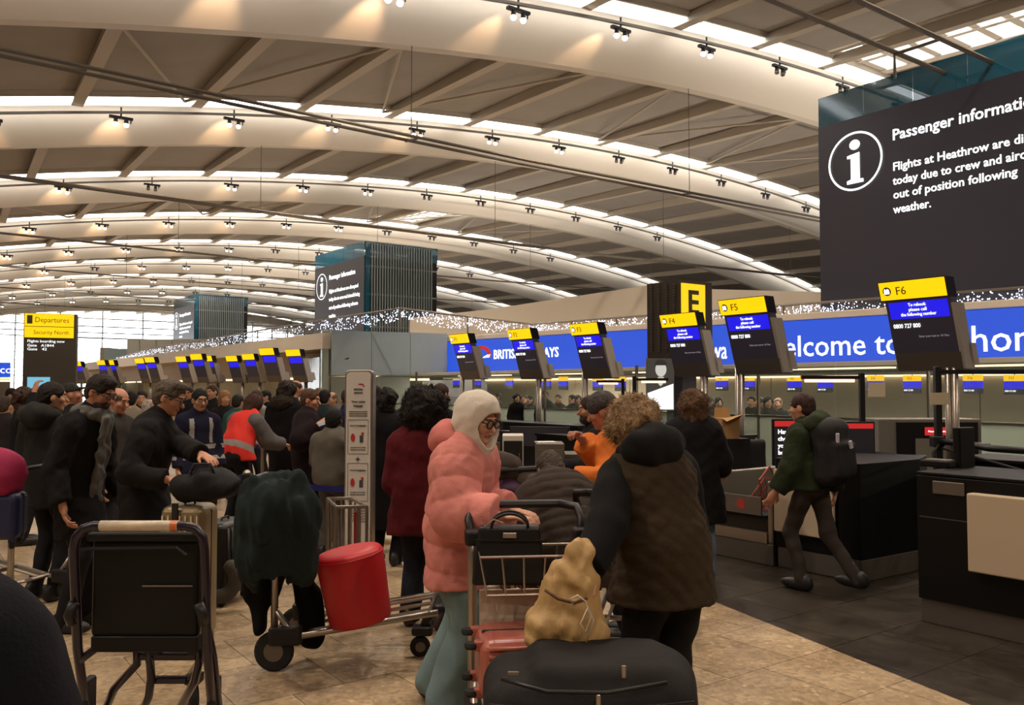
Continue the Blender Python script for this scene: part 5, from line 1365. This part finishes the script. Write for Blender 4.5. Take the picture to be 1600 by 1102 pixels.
MB().tube([(-.30, -.20, .235), (-.15, -.235, .205), (.05, -.245, .205), (.25, -.235, .235)], .007, 6).build('zip', mat('zip_black', (12, 11, 11), .4), sb_, smooth=True)
MB().tube([(-.34, -.235, .16), (0, -.262, .150), (.34, -.235, .17)], .006, 6).build('zip', mat('zip_black', (12, 11, 11), .4), sb_, smooth=True)
MB().tube([(-.25, -.255, .06), (-.18, -.275, .055), (-.08, -.275, .06), (-.05, -.26, .065)], .012, 8).build('carry_handle', M_rubber, sb_, smooth=True)
rbox('badge', (-.28, -.205, .245), (-.24, -.195, .26), M_steel2, sb_, .004)
# khaki bag
kb = at(886, 1003, 3.35)
def fkh(p):
    d = _cone(p, (0, 0, .07), (.02, 0, .22), .13, .10)[0]; d = smin(d, _box(p, (.0, 0, .05), (.155, .09, .06), .04), .05)
    d = smin(d, _cone(p, (.0, .0, .22), (.045, .0, .34), .075, .052)[0], .05); d = smin(d, _ell(p, (.045, 0, .35), (.052, .05, .045)), .02)
    d = smax(d, -_cone(p, (-.1, -.12, .235), (.06, -.12, .20), .03, .03)[0], .02); d = smax(d, -.0 - p[:, 2], .02)
    return d + folds(p, .013, 30, 7) + folds(p, .006, 66, 2)
kg = thing('khaki_bag', 'slumped khaki cloth bag with white cords on top of the suitcases', 'bag', (kb.x, kb.y, kb.z))
sdf('body', fkh, (-.25, -.2, -.03), (.25, .2, .45), .008, mat('khaki_cloth', (176, 142, 92), .6, bump=(150, .2)), kg)
MB().tube([(-.09, -.11, .225), (-.04, -.125, .195), (.02, -.125, .18), (.07, -.11, .195)], .006, 6).build('drawstring_hem', mat('brown_strap', (88, 62, 40), .8), kg, smooth=True)
MB().tube([(.02, -.13, .17), (-.0, -.15, .20), (.03, -.15, .215), (.06, -.14, .19), (.08, -.14, .13), (.06, -.15, .08), (.04, -.15, .11), (.07, -.14, .17), (.09, -.14, .12), (.06, -.14, .03)], .0028, 6).build('white_cord', mat('cord_white', (215, 205, 185), .7), kg, smooth=True)
# --- silver rib case with the black duffel on it
sp_ = at(297, 787, 5.5); M_champ = mat('champagne_shell', (142, 124, 92), .35, .3, coat=.3)
sc_ = hard_case('champagne coloured ribbed suitcase standing behind the dark trolley', (sp_.x, sp_.y, .06), (0, 0, -.1), (.29, .26, sp_.z - .06), M_champ)
rbox('black_strap', (-.05, -.145, .06), (-.01, -.13, sp_.z - .04), M_rubber, sc_, .004); rbox('buckle', (-.06, -.15, sp_.z - .30), (.0, -.14, sp_.z - .26), M_blackp, sc_, .004)
df = at(312, 765, 5.4)
def fduf(p):
    d = _cone(p, (-.11, 0, .0), (.15, 0, .02), .092, .085)[0]; d = smin(d, _ell(p, (.04, 0, .08), (.10, .08, .05)), .04)
    return smax(d, -.095 - p[:, 2], .02) + folds(p, .014, 22, 4)
df_o = thing('duffel_bag', 'black holdall lying on the champagne suitcase under the hands of the man in glasses', 'bag', (df.x, df.y + .05, sp_.z + .10))
sdf('body', fduf, (-.35, -.2, -.15), (.35, .2, .2), .012, mat('duffel_black', (15, 14, 15), .7, bump=(120, .3), spec=.3), df_o)
MB().tube([(-.06, -.06, .10), (-.04, -.04, .16), (.06, -.04, .16), (.09, -.05, .10)], .009, 6).build('handle', M_rubber, df_o, smooth=True)
# black upright suitcase with neck pillow and tag
s4 = fl(350, 940); hh4 = at(350, 812, s4.y).z
c4 = hard_case('black ribbed suitcase standing edge-on beside the dark trolley', (s4.x, s4.y, .06), (0, 0, 1.35), (.42, .25, hh4 - .06), mat('black_shell', (26, 25, 25), .4))
np_ = at(345, 905, s4.y - .35)
def fnp(p): 
    a = np.arctan2(p[:, 2], p[:, 0]); r = np.sqrt(p[:, 0] ** 2 + p[:, 2] ** 2); ac = np.clip(a, -1.9, .9); q = np.stack([.13 * np.cos(ac), .13 * np.sin(ac)], -1)
    return np.sqrt((p[:, 0] - q[:, 0]) ** 2 + (p[:, 2] - q[:, 1]) ** 2 + p[:, 1] ** 2) - .052 + folds(p, .004, 30, 2)
o = sdf('neck_pillow', fnp, (-.22, -.1, -.22), (.22, .1, .22), .01, mat('pillow_grey', (74, 68, 62), .95, bump=(200, .3)), None, (np_.x - .03, np_.y, np_.z), (0, .2, .2)); tag(o, 'curved grey neck pillow hooked on the black ribbed suitcase', 'pillow')
lt = at(367, 912, s4.y - .3); o = MB().box((-.028, 0, -.05), (.028, .003, .045)).build('luggage_tag', mat('tag_cream', (190, 176, 148), .7), None, (lt.x, lt.y, lt.z), (0, .15, 0), bevel=.002); tag(o, 'cream luggage tag dangling beside the neck pillow', 'tag')
# far-left trolley with a magenta bag and a blue case
t4 = silver_trolley('silver luggage trolley at the left edge under the magenta bag', (at(72, 600, 6.3).x, 6.3, 0), PI / 2 - .3, basket=False, wide=.27)
mg = at(4, 735, 5.6)
def fmg(p): return smin(_ell(p, (0, 0, 0), (.14, .12, .15)), _box(p, (-.02, 0, -.08), (.13, .11, .08), .05), .05) + folds(p, .012, 18, 3)
o = sdf('rucksack', fmg, (-.25, -.2, -.25), (.25, .2, .25), .014, mat('magenta_cloth', (150, 22, 72), .8, bump=(120, .2)), None, (mg.x, mg.y, mg.z)); tag(o, 'magenta rucksack at the left edge of the scene', 'bag')
bl = at(2, 800, 5.6); hard_case('navy blue suitcase under the magenta rucksack', (bl.x - .04, bl.y, at(2, 842, 5.6).z), (0, 0, .2), (.34, .24, mg.z - .14 - at(2, 842, 5.6).z), mat('navy_shell', (26, 34, 74), .5), ribs=False)
# --- steel wire baggage gauge behind the pouf
g0 = at(537, 800, 6.6); g0.z = 0; gz = at(540, 790, g0.y).z
sg_ = thing('baggage_gauge', 'steel tube hand-baggage gauge frame beside the white information totem', 'baggage gauge', (g0.x, g0.y, 0), .0)
xa, xb = at(494, 800, g0.y).x - g0.x, at(576, 800, g0.y).x - g0.x
c_ = [(xa, .35), (xa + .20, -.12), (xb, -.10), (xb - .20, .42)]; c_ = [(xa, .40), (xa + .18, -.1), (xb, -.08), (xb - .22, .42)]
MB().tube([(x, y, gz) for x, y in c_], .013, 8, closed=True).build('top_rim', M_steel, sg_)
for i in range(4):
    a, b = c_[i], c_[(i + 1) % 4]
    for t in (0, .4, .7):
        x, y = a[0] + (b[0] - a[0]) * t, a[1] + (b[1] - a[1]) * t; MB().tube([(x, y, .02), (x, y, gz)], .014 if t == 0 else .009, 6).build('upright', M_steel, sg_)
MB().box((xa - .05, -.15, 0), (xb + .05, .5, .02)).build('base_plate', M_steel2, sg_)
MB().box((xb - .10, -.07, .3), (xb - .07, -.05, gz - .04)).build('red_stripe', mat('stripe_red', (160, 34, 34), .5), sg_)
# --- white information totem
tt = at(568, 578, 7.3); tb = fl(557, 905); tw = .125
wt = thing('information_totem', 'tall narrow white information totem with a rounded top in the middle of the queue', 'sign', (at(557, 600, 7.3).x + .02, 7.3, 0), -.12)
zt_ = tt.z
def rtop(w, z0, z1, r, n=6): return [(-w, z0), (w, z0)] + [(w - r + r * math.cos(a), z1 - r + r * math.sin(a)) for a in np.linspace(0, PI / 2, n)] + [(-w + r + r * math.cos(a), z1 - r + r * math.sin(a)) for a in np.linspace(PI / 2, PI, n)]
# leans slightly with its frame
MB().plate(rtop(tw, .02, zt_, .05), .0, .10).build('frame', M_steel, wt, bevel=.008); MB().plate(rtop(tw - .018, .03, zt_ - .018, .04), -.012, .0).build('white_face', mat('totem_white', (214, 208, 200), .4), wt)
MB().box((-tw - .04, -.12, 0), (tw + .04, .2, .02)).build('base_plate', M_steel2, wt)
ink = mat('print_grey', (70, 68, 74), .7); redp = mat('print_red', (186, 44, 48), .6)
def TT(s, z, w, sz=.02): text(s, sz, ink, wt, (0, -.015, z), 0, w, 'CENTER')
TT('BRITISH', zt_ - .175, .075, .022); TT('AIRWAYS', zt_ - .205, .075, .022)
MB().plate([(.0, zt_ - .12), (.04, zt_ - .118), (.055, zt_ - .14), (.048, zt_ - .15), (.038, zt_ - .13), (0, zt_ - .128)], -.015, -.012).build('ribbon_mark', redp, wt)
TT('Your cabin', zt_ - .28, .12, .026); TT('baggage', zt_ - .315, .08, .026)
z_ = zt_ - .36
for i in range(3): TT('maximum dimensions and weight', z_ - i * .018, .16, .012)
def frame_box(z0, z1):
    mb = MB()
    for a, b in (((-.09, z0), (.09, z0 + .003)), ((-.09, z1), (.09, z1 + .003)), ((-.09, z0), (-.087, z1)), ((.087, z0), (.09, z1))): mb.box((a[0], -.014, a[1]), (b[0], -.012, b[1]))
    mb.build('printed_box', ink, wt)
frame_box(zt_ - .72, zt_ - .43); frame_box(zt_ - 1.12, zt_ - .80)
for zc in (zt_ - .58, zt_ - .96):
    MB().plate([(-.045 + .018 * math.cos(a), zc + .035 * math.sin(a)) for a in np.linspace(0, 2 * PI, 17)[:-1]], -.016, -.012).build('red_bag_symbol', redp, wt)
    MB().box((.015, -.016, zc - .04), (.045, -.012, zc + .02)).build('dark_bag_symbol', ink, wt); MB().box((.03, -.0165, zc + .025), (.05, -.012, zc + .045)).build('red_mark', redp, wt)
    TT('hand baggage', zc + .10, .14, .016); TT('one item up to 23kg', zc - .085, .13, .011); TT('handles and wheels', zc - .105, .13, .011)
text('+', .08, ink, wt, (0, -.015, zt_ - .79), 0, None, 'CENTER')
for i in range(6): TT('please check the size of your bag', zt_ - 1.18 - i * .022, .15, .011)
# --- queue barrier posts and blue belts
bm = mat('belt_blue', (22, 28, 112), .8)
def bpost(label, x, yt, d):
    p = at(x, yt, d); o = thing('barrier_post', label, 'barrier', (p.x, p.y, 0), 0, 'queue barrier posts')
    MB().lathe([(.16, 0), (.16, .015), (.05, .03), (.032, .05), (.032, p.z - .1), (.036, p.z - .1), (.036, p.z - .02), (.02, p.z), (.001, p.z + .005)], 20).build('post', M_steel, o, smooth=False)
    MB().box((-.042, -.042, p.z - .09), (.042, .042, p.z - .03)).build('belt_head', M_dark, o, bevel=.006); return p
def belt(label, a, b, drop=.06):
    mb = MB(); n = 8; pts = [a + (b - a) * (i / n) + Vector((0, 0, -.06 - drop * math.sin(PI * i / n))) for i in range(n + 1)]
    vs = [p + Vector((0, 0, .026)) for p in pts] + [p - Vector((0, 0, .026)) for p in pts]
    mb.add(vs, [(i, i + 1, n + 2 + i, n + 1 + i) for i in range(n)]); o = mb.build('barrier_belt', bm); m_ = o.modifiers.new('thickness', 'SOLIDIFY'); m_.thickness = .004; tag(o, label, 'belt', 'blue queue belts'); return o
q_a = bpost('steel barrier post in front of the woman in the red vest', 386, 735, 7.6); q_b = bpost('steel barrier post hidden by the woman in maroon', 640, 752, 8.0); q_c = bpost('steel barrier post beside the champagne suitcase', 335, 668, 10.5); q_d = bpost('steel barrier post behind the red vest', 412, 690, 10.8)
belt('blue queue belt running behind the information totem', q_a, q_b); belt('blue queue belt at the left of the steel post', q_a, at(300, 735, 9.2) , .03); belt('blue queue belt between the far barrier posts', q_c, q_d)
q_e = bpost('far steel barrier post under the bald man', 475, 690, 11.0)
# small poster on a stand near the red vest
p = at(411, 676, 10.9); ps_ = thing('poster_stand', 'white poster with small symbols on a stand behind the red vest', 'poster', (p.x, p.y, 0), 0)
zl_, zu_ = at(0, 679, 10.9).z, at(0, 652, 10.9).z
MB().box((-.17, 0, zl_), (.17, .02, zu_)).build('board', mat('totem_white', (214, 208, 200), .4), ps_); MB().tube([(0, .01, 0), (0, .01, zl_)], .015, 6).build('stand', M_steel2, ps_); MB().box((-.17, -.004, zl_), (.17, 0, zl_ + .025)).build('red_strip', redp, ps_)
for i in range(3): MB().box((-.10 + i * .08, -.004, zl_ + .08), (-.06 + i * .08, 0, zl_ + .15)).build('printed_symbol', ink if i else redp, ps_)
# luggage behind the girl: trolley with purple bag
gx = at(800, 770, 5.9)
t5 = silver_trolley('silver trolley loaded with bags behind the girl in pink', (gx.x - .02, 6.0, 0), .4, basket=True, wide=.27)
def bag(name, label, x, y, d, r, rgb, seed, cat='bag', h=.015):
    p = at(x, y, d)
    def f(q): return smin(_ell(q, (0, 0, 0), r), _box(q, (0, 0, -r[2] * .4), (r[0] * .9, r[1] * .9, r[2] * .6), r[2] * .3), .05) + folds(q, .012, 20, seed)
    o = sdf(name, f, [-x_ * 1.4 for x_ in r], [x_ * 1.4 for x_ in r], h, mat('bag_%d_%d_%d' % rgb, rgb, .8, bump=(120, .2)), None, p); tag(o, label, cat); return o
bag('rucksack', 'brown rucksack topmost on the trolley behind the girl', 790, 728, 5.9, (.11, .1, .10), (52, 38, 30), 3)
bag('travel_bag', 'purple and cream travel bag on the trolley behind the girl', 797, 765, 5.85, (.10, .10, .09), (62, 32, 62), 5)
bag('neck_cushion', 'grey rounded cushion beside the purple travel bag', 825, 745, 5.9, (.10, .08, .07), (98, 92, 86), 8, 'cushion')
bag('jacket_bundle', 'crumpled white plastic bag on the floor behind the woman in maroon', 597, 842, 8.6, (.12, .10, .05), (190, 176, 150), 9, 'bag')
bag('fur_bag', 'shaggy khaki brown bag behind the person in the grey T-shirt', 487, 700, 9.3, (.11, .10, .16), (104, 84, 52), 12)

tx = at(962, 900, 4.7); silver_trolley('silver trolley half hidden behind the woman in the quilted gilet', (tx.x + .03, tx.y, 0), -.25, wide=.22)
# ------------------------------------------------------------------ the people, nearest first
BLK = (29, 27, 28)
def P(*a, **k): return person(*a, **k)
girl, G = P('young woman in a pink puffer coat with a white hood and black glasses', 748, 4.35, 1.64, 108, lean=9, head=(16, 16), hair=('none', (90, 60, 40)), h=.0075, skin=(206, 156, 130),
  top=dict(kind='puffer', rgb=(206, 130, 122), t=.055, hem=.22, sp=.125, amp=.012, arm=1.12, flare=.02, name='puffer_coat', fold=.005), legs=dict(rgb=(112, 134, 138), r=(.105, .095, .115), hem=.12, name='jeans'),
  handR=(784, 808, 4.05), handL=(800, 800, 4.45), shoe=(22, 20, 22), feet=((.11, .0), (-.12, -.16)), extra=[('hood_up', (222, 212, 200)), ('glasses', (18, 16, 18), 1.18), ('hood', (196, 114, 108))], curl=.55)
P('woman with fluffy fair hair in a quilted olive gilet bending over the trolley', 985, 3.85, 1.66, -22, lean=17, side=-5, head=(-12, 22), hair=('fluffy', (136, 110, 80)), h=.0085, skin=(200, 150, 125),
  top=dict(kind='quilt', rgb=(56, 45, 33), t=.035, hem=.15, join=False, sleeve=1, slv_rgb=(14, 13, 14), arm=1.0, name='quilted_gilet', bulk=1.02, flare=.035, deep=.84), handL=(908, 915, 3.30), handR=('l', .30, .28, .72), legs=dict(rgb=(16, 15, 17), r=(.10, .075, .07)), extra=[('hood', (18, 17, 18))], wide=1.04)
P('man in a dark quilted puffer jacket crouching over luggage with his back to us', 860, 5.1, 1.66, -14, lean=38, crouch=.20, head=(0, 50), hair=('short', (62, 52, 44)), h=.010, skin=(120, 84, 66),
  top=dict(kind='puffer', rgb=(58, 50, 45), t=.045, hem=.14, sp=.062, amp=.010, name='puffer_jacket', bulk=1.1, deep=.8), handR=('l', .25, .45, .55), handL=('l', -.25, .45, .55), wide=1.1)
P('person in an orange jumper and dark cap raising one hand to the face', 940, 5.7, 1.66, -72, lean=14, head=(0, 20), hair=('beanie', (66, 60, 60)), h=.010, skin=(178, 124, 100),
  top=dict(kind='knit', rgb=(208, 112, 48), t=.03, hem=.10, arm=1.2, name='jumper', fold=.014), handR=(912, 690, 5.5, 0, (.3, -.3, -1)), handL=(893, 748, 5.35), legs=dict(rgb=(22, 20, 22)), curl=1.3)
P('bearded man with his hair in a bun standing behind the orange jumper', 921, 7.2, 1.60, -95, head=(0, 6), hair=('bun', (52, 38, 30)), h=.011, skin=(186, 130, 104), top=dict(rgb=(26, 24, 28), hem=.1, name='jacket'), extra=[('beard', (48, 36, 30))], handL=('l', -.2, .3, 1.0))
P('woman with long brown hair in a dark coat and light jeans at the check-in desk', 1083, 7.3, 1.64, 12, hair=('fluffy', (98, 72, 52)), h=.011, top=dict(rgb=(26, 25, 27), hem=.38, t=.045, name='wool_coat', bulk=1.1, flare=.05, arm=1.05), legs=dict(rgb=(104, 122, 144), name='jeans', r=(.09, .07, .062)), handR=('l', .24, .25, .92), feet=((.12, .05), (-.1, .2)))
P('young man in a green hooded jacket and grey trousers walking away with a rucksack', 1252, 7.05, 1.62, -38, lean=4, head=(-12, 4), hair=('short', (58, 38, 34)), h=.010, skin=(196, 142, 118), top=dict(rgb=(44, 52, 36), hem=.04, t=.03, name='hooded_jacket', fold=.014, arm=1.1), extra=[('hood', (50, 58, 40))],
  legs=dict(rgb=(56, 48, 44), r=(.085, .062, .05)), feet=((.10, -.34, .06), (-.08, .04)), handL=('l', -.26, .16, .80), handR=('l', .26, -.05, .80))
P('woman in a maroon jacket with a big cloud of black curls, seen from behind', 665, 5.9, 1.62, 8, hair=('curly', (26, 19, 18), 1.34), h=.0105, skin=(110, 74, 58), top=dict(kind='knit', rgb=(84, 24, 30), t=.04, hem=.22, name='jacket', bulk=1.12, arm=1.15, flare=.03), legs=dict(rgb=(30, 32, 42), name='jeans', r=(.10, .08, .075)), handL=('l', -.16, .25, .95), handR=('l', .16, .25, .95), shoe=(52, 34, 28), feet=((.12, 0), (-.12, .1)), wide=1.08)
P('man with grey hair, glasses and a black coat resting his hand on the holdall', 266, 5.75, 1.76, 84, lean=12, head=(6, 22), hair=('quiff', (86, 76, 68)), h=.010, skin=(186, 134, 108), top=dict(rgb=BLK, hem=.36, t=.03, name='overcoat', bulk=1.08, arm=1.0), handR=(262, 750, 5.45), handL=(332, 722, 5.5, 0, (-.5, -.5, -.5)), extra=[('glasses', (40, 34, 32))], wide=1.08, curl=.35)
P('man with dark hair and beard looking down in a black coat and long grey scarf', 158, 5.85, 1.80, 100, lean=10, head=(4, 26), hair=('quiff', (40, 33, 30)), h=.010, skin=(176, 124, 98), top=dict(rgb=BLK, hem=.34, t=.03, name='overcoat', bulk=1.02, arm=1.0), extra=[('beard', (46, 38, 34)), ('scarf', (98, 96, 94)), ('glasses', (60, 50, 46))], handR=('l', .26, .10, .87), handL=('l', -.22, .2, .87))
P('man in a dark hooded jacket seen from behind at the left', 84, 6.7, 1.72, 20, head=(34, 4), hair=('short', (34, 28, 26)), h=.011, top=dict(rgb=(34, 34, 33), hem=.2, t=.035, name='hooded_jacket', bulk=1.1, arm=1.05), extra=[('hood', (40, 40, 38))], handR=None)
P('bearded curly-haired man raising food to his mouth at the far left', 42, 9.0, 1.66, 60, head=(0, 0), hair=('curly', (60, 42, 34), .9), h=.013, skin=(180, 122, 96), top=dict(rgb=(24, 24, 28)), extra=[('beard', (92, 60, 44))], handR=(54, 612, 8.8, 0, (.4, -.2, -1)))
P('man in a dark peaked cap and black T-shirt looking upwards on the left', 112, 8.2, 1.72, 60, head=(0, -8), hair=('cap', (36, 32, 32)), h=.013, skin=(176, 122, 98), top=dict(rgb=(20, 20, 24), t=.03, name='jumper'))
P('fair-skinned balding man half hidden behind the man with the scarf', 186, 7.6, 1.68, 110, head=(0, 14), hair=('balding', (120, 100, 84)), h=.013, skin=(196, 138, 114), top=dict(rgb=(62, 58, 54), name='jacket'))
P('staff member in a navy vest with silver reflective bands and glasses', 313, 8.9, 1.66, 140, head=(0, 8), hair=('short', (24, 22, 24)), h=.012, skin=(186, 138, 108), top=dict(rgb=(28, 28, 48), t=.035, hem=.14, name='reflective_vest', bands=((.16, .02), (.04, .02)), straps=True, band_rgb=(150, 146, 142)), extra=[('glasses',)], curl=1)
P('woman with long brown hair in a bright red reflective vest leaning forwards', 398, 9.9, 1.66, 28, lean=26, head=(8, 22), hair=('long', (62, 40, 32), .52), h=.012, top=dict(rgb=(214, 44, 34), t=.05, hem=.06, name='hi_vis_vest', join=False, slv_rgb=(96, 92, 92), bands=((.10, .035), (.34, .001)), band_rgb=(168, 118, 88), mat=mat('hi_vis_red', (222, 46, 34), .8, emit=None)), handR=('l', .22, .55, .98), handL=('l', -.2, .5, .98), wide=1.05)
P('youth in a grey T-shirt and grey trousers seen from behind', 523, 8.3, 1.45, 12, hair=('short', (20, 17, 17)), h=.012, skin=(92, 64, 52), top=dict(rgb=(96, 92, 84), t=.025, hem=.06, sleeve=.2, name='t_shirt', fold=.012), legs=dict(rgb=(70, 66, 62), r=(.09, .07, .065)), wide=1.15, handR=('l', .2, .3, .9), handL=('l', -.2, .3, .9))
P('woman with wavy brown hair in a navy padded jacket, in profile beside the totem', 545, 10.0, 1.66, -75, head=(0, 4), hair=('long', (58, 42, 34), .14), h=.013, top=dict(kind='puffer', rgb=(26, 32, 62), t=.05, name='padded_jacket', bulk=1.1), skin=(196, 146, 120))
P('brown-haired woman in a dark maroon coat holding a white slip of paper', 486, 8.9, 1.66, 82, head=(14, 8), hair=('short', (82, 58, 44)), h=.012, skin=(196, 138, 112), top=dict(rgb=(30, 20, 24), t=.045, hem=.30, name='coat', arm=1.15, bulk=1.1), handR=(497, 664, 8.65), handL=('l', -.12, .42, 1.12))
P('person in a black parka with a furry hood, seen from behind', 450, 10.7, 1.74, 20, hair=('curly', (40, 32, 28), .98), h=.013, top=dict(rgb=(20, 18, 22), t=.06, hem=.34, name='parka', bulk=1.12), extra=[('hood', (44, 36, 30), 'fur')])
P('balding man standing tall behind the furry hood', 463, 11.6, 1.78, 60, hair=('balding', (70, 52, 42)), h=.016, skin=(186, 134, 110), top=dict(rgb=(40, 38, 44)))
P('woman with short dark hair in a long black coat seen from behind', 606, 8.0, 1.66, 12, hair=('curly', (30, 24, 24), .80), h=.012, top=dict(rgb=(18, 16, 20), t=.045, hem=.55, name='long_coat', flare=.05, bulk=1.05), legs=dict(rgb=(16, 16, 18)))
P('brown-haired man with a pale collar behind the black curls', 690, 9.4, 1.72, 40, hair=('short', (56, 40, 34)), h=.014, skin=(190, 120, 100), top=dict(rgb=(26, 26, 32)), extra=())
# the traveller closest to us, only a shoulder at the bottom left
P('traveller in a dark navy coat, only the shoulder showing, closest at bottom left', -150, 1.22, 1.64, 15, h=.02, hair=('short', (40, 30, 26)), top=dict(rgb=(13, 13, 22), t=.05, hem=.3, name='coat', arm=1.2, bulk=1.15), handR=('l', .34, .1, .72))
# ------------------------------------------------------------------ rucksack of the walking man
bp_ = at(1292, 706, 6.95)
def frk(q): return smin(_box(q, (0, 0, 0), (.17, .13, .28), .10), _box(q, (.02, -.12, -.06), (.13, .05, .15), .04), .03) + folds(q, .008, 18, 4)
rk = thing('rucksack', 'black rucksack with white patches on the shoulder of the man in green', 'bag', (bp_.x, bp_.y - .02, bp_.z), .55)
sdf('body', frk, (-.25, -.25, -.33), (.25, .25, .33), .012, mat('rucksack_black', (16, 13, 16), .7, bump=(160, .3)), rk)
MB().box((-.085, -.155, .05), (-.05, -.14, .16)).build('white_patch', mat('patch_white', (200, 196, 210), .5), rk, bevel=.006); MB().box((.05, -.19, .02), (.08, -.175, .08)).build('white_patch', mat('patch_white', (200, 196, 210), .5), rk, rot=(0, -.3, 0))
MB().tube([(-.05, .1, .24), (-.1, .17, .2), (-.11, .2, .0), (-.08, .12, -.18)], .018, 6).build('shoulder_strap', M_rubber, rk, smooth=True)
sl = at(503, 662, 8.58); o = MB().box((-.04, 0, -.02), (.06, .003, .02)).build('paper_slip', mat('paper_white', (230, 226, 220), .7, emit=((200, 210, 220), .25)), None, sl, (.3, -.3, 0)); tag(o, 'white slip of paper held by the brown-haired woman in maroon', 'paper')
# ------------------------------------------------------------------ distant crowd
BG = [  # x, Y, H, phi, hair kind, hair rgb, coat rgb, words
 (12, 10.5, 1.55, 20, 'short', (60, 50, 44), (40, 36, 38), 'grey-haired person at the far left edge of the queue'),
 (206, 11.5, 1.62, -10, 'short', (28, 24, 24), (128, 120, 108), 'dark-haired person in a pale grey top behind the scarf'),
 (222, 12.5, 1.62, 160, 'short', (34, 26, 24), (44, 38, 36), 'person with dark hair between the two men in black coats'),
 (236, 10.5, 1.52, 30, 'balding', (160, 150, 140), (186, 178, 166), 'person in a cream top behind the man in glasses'),
 (331, 13.5, 1.72, 200, 'short', (70, 50, 40), (34, 32, 36), 'man in dark clothes behind the navy vest'),
 (352, 13.0, 1.62, 150, 'long', (150, 110, 70), (30, 28, 32), 'fair-haired woman in black near the far barrier'),
 (373, 12.5, 1.56, 20, 'short', (36, 30, 30), (48, 84, 80), 'person in a teal top beyond the red vest'),
 (400, 14.0, 1.62, 200, 'long', (70, 48, 38), (150, 146, 142), 'woman in a pale blouse by the far counter'),
 (414, 14.5, 1.62, 230, 'short', (26, 22, 22), (26, 26, 28), 'man in a black suit by the far counter'),
 (499, 12.5, 1.66, 150, 'long', (104, 80, 64), (56, 66, 64), 'woman in green-grey partly behind the slip of paper'),
 (508, 11.8, 1.64, 10, 'short', (24, 21, 24), (38, 50, 54), 'person in a dark teal jacket seen from behind in the queue'),
 (518, 13.0, 1.60, 200, 'balding', (120, 90, 70), (90, 84, 80), 'man facing us left of the navy padded jacket'),
 (562, 12.0, 1.66, 170, 'long', (96, 60, 46), (70, 40, 44), 'auburn-haired woman behind the totem'),
 (588, 11.0, 1.70, 30, 'short', (30, 24, 26), (28, 26, 30), 'tall dark-haired man right of the totem'),
 (640, 12.0, 1.62, 170, 'short', (50, 40, 36), (60, 50, 50), 'person glimpsed left of the black curls'),
 (150, 15.0, 1.66, 120, 'short', (40, 34, 32), (36, 34, 38), 'distant man in the hall beyond the peaked cap'),
 (20, 14.0, 1.66, 90, 'short', (36, 30, 30), (30, 30, 34), 'distant dark figure behind the bearded man'),
 (295, 16.0, 1.68, 180, 'short', (44, 36, 32), (40, 40, 48), 'distant man left of the navy vest'),
 (440, 17.0, 1.70, 180, 'short', (44, 36, 32), (52, 50, 58), 'distant man left of the furry hood')]
for (x, Y, H, ph, hk, hc_, cc_, lab) in BG:
    P(lab, x, Y, H, ph, hair=(hk, hc_) if hk != 'long' else (hk, hc_, .18), h=.024, top=dict(rgb=cc_), head=(0, 4), group='travellers in the background')
BH = [(808, 21, 1.50), (819, 22, 1.46), (828, 21.5, 1.44), (851, 20.5, 1.60), (872, 21, 1.48), (893, 20, 1.48), (903, 20.5, 1.46), (974, 19, 1.46), (1108, 16.4, 1.48), (1122, 16.8, 1.45), (1174, 15.8, 1.50), (1186, 16.5, 1.46), (1200, 16.2, 1.48), (1215, 16.8, 1.44), (777, 22, 1.52)]
cols = [(30, 26, 28), (60, 40, 34), (24, 22, 24), (90, 66, 52), (40, 34, 36)]
sides = ['pole of F2', 'pole of F3', 'pole of F4', 'pole of F5']
for i, (x, Y, H) in enumerate(BH):
    o, _ = P('seated person seen through the glass partition, %s from the left of those heads' % ordinal(sorted(b[0] for b in BH).index(x)), x, Y, H, 170 + 31 * i % 90, hair=('short' if i % 3 else 'curly', cols[i % 5], .8), h=.03, top=dict(rgb=cols[(i + 2) % 5]), group='people behind the glass partition')
fit_texts()
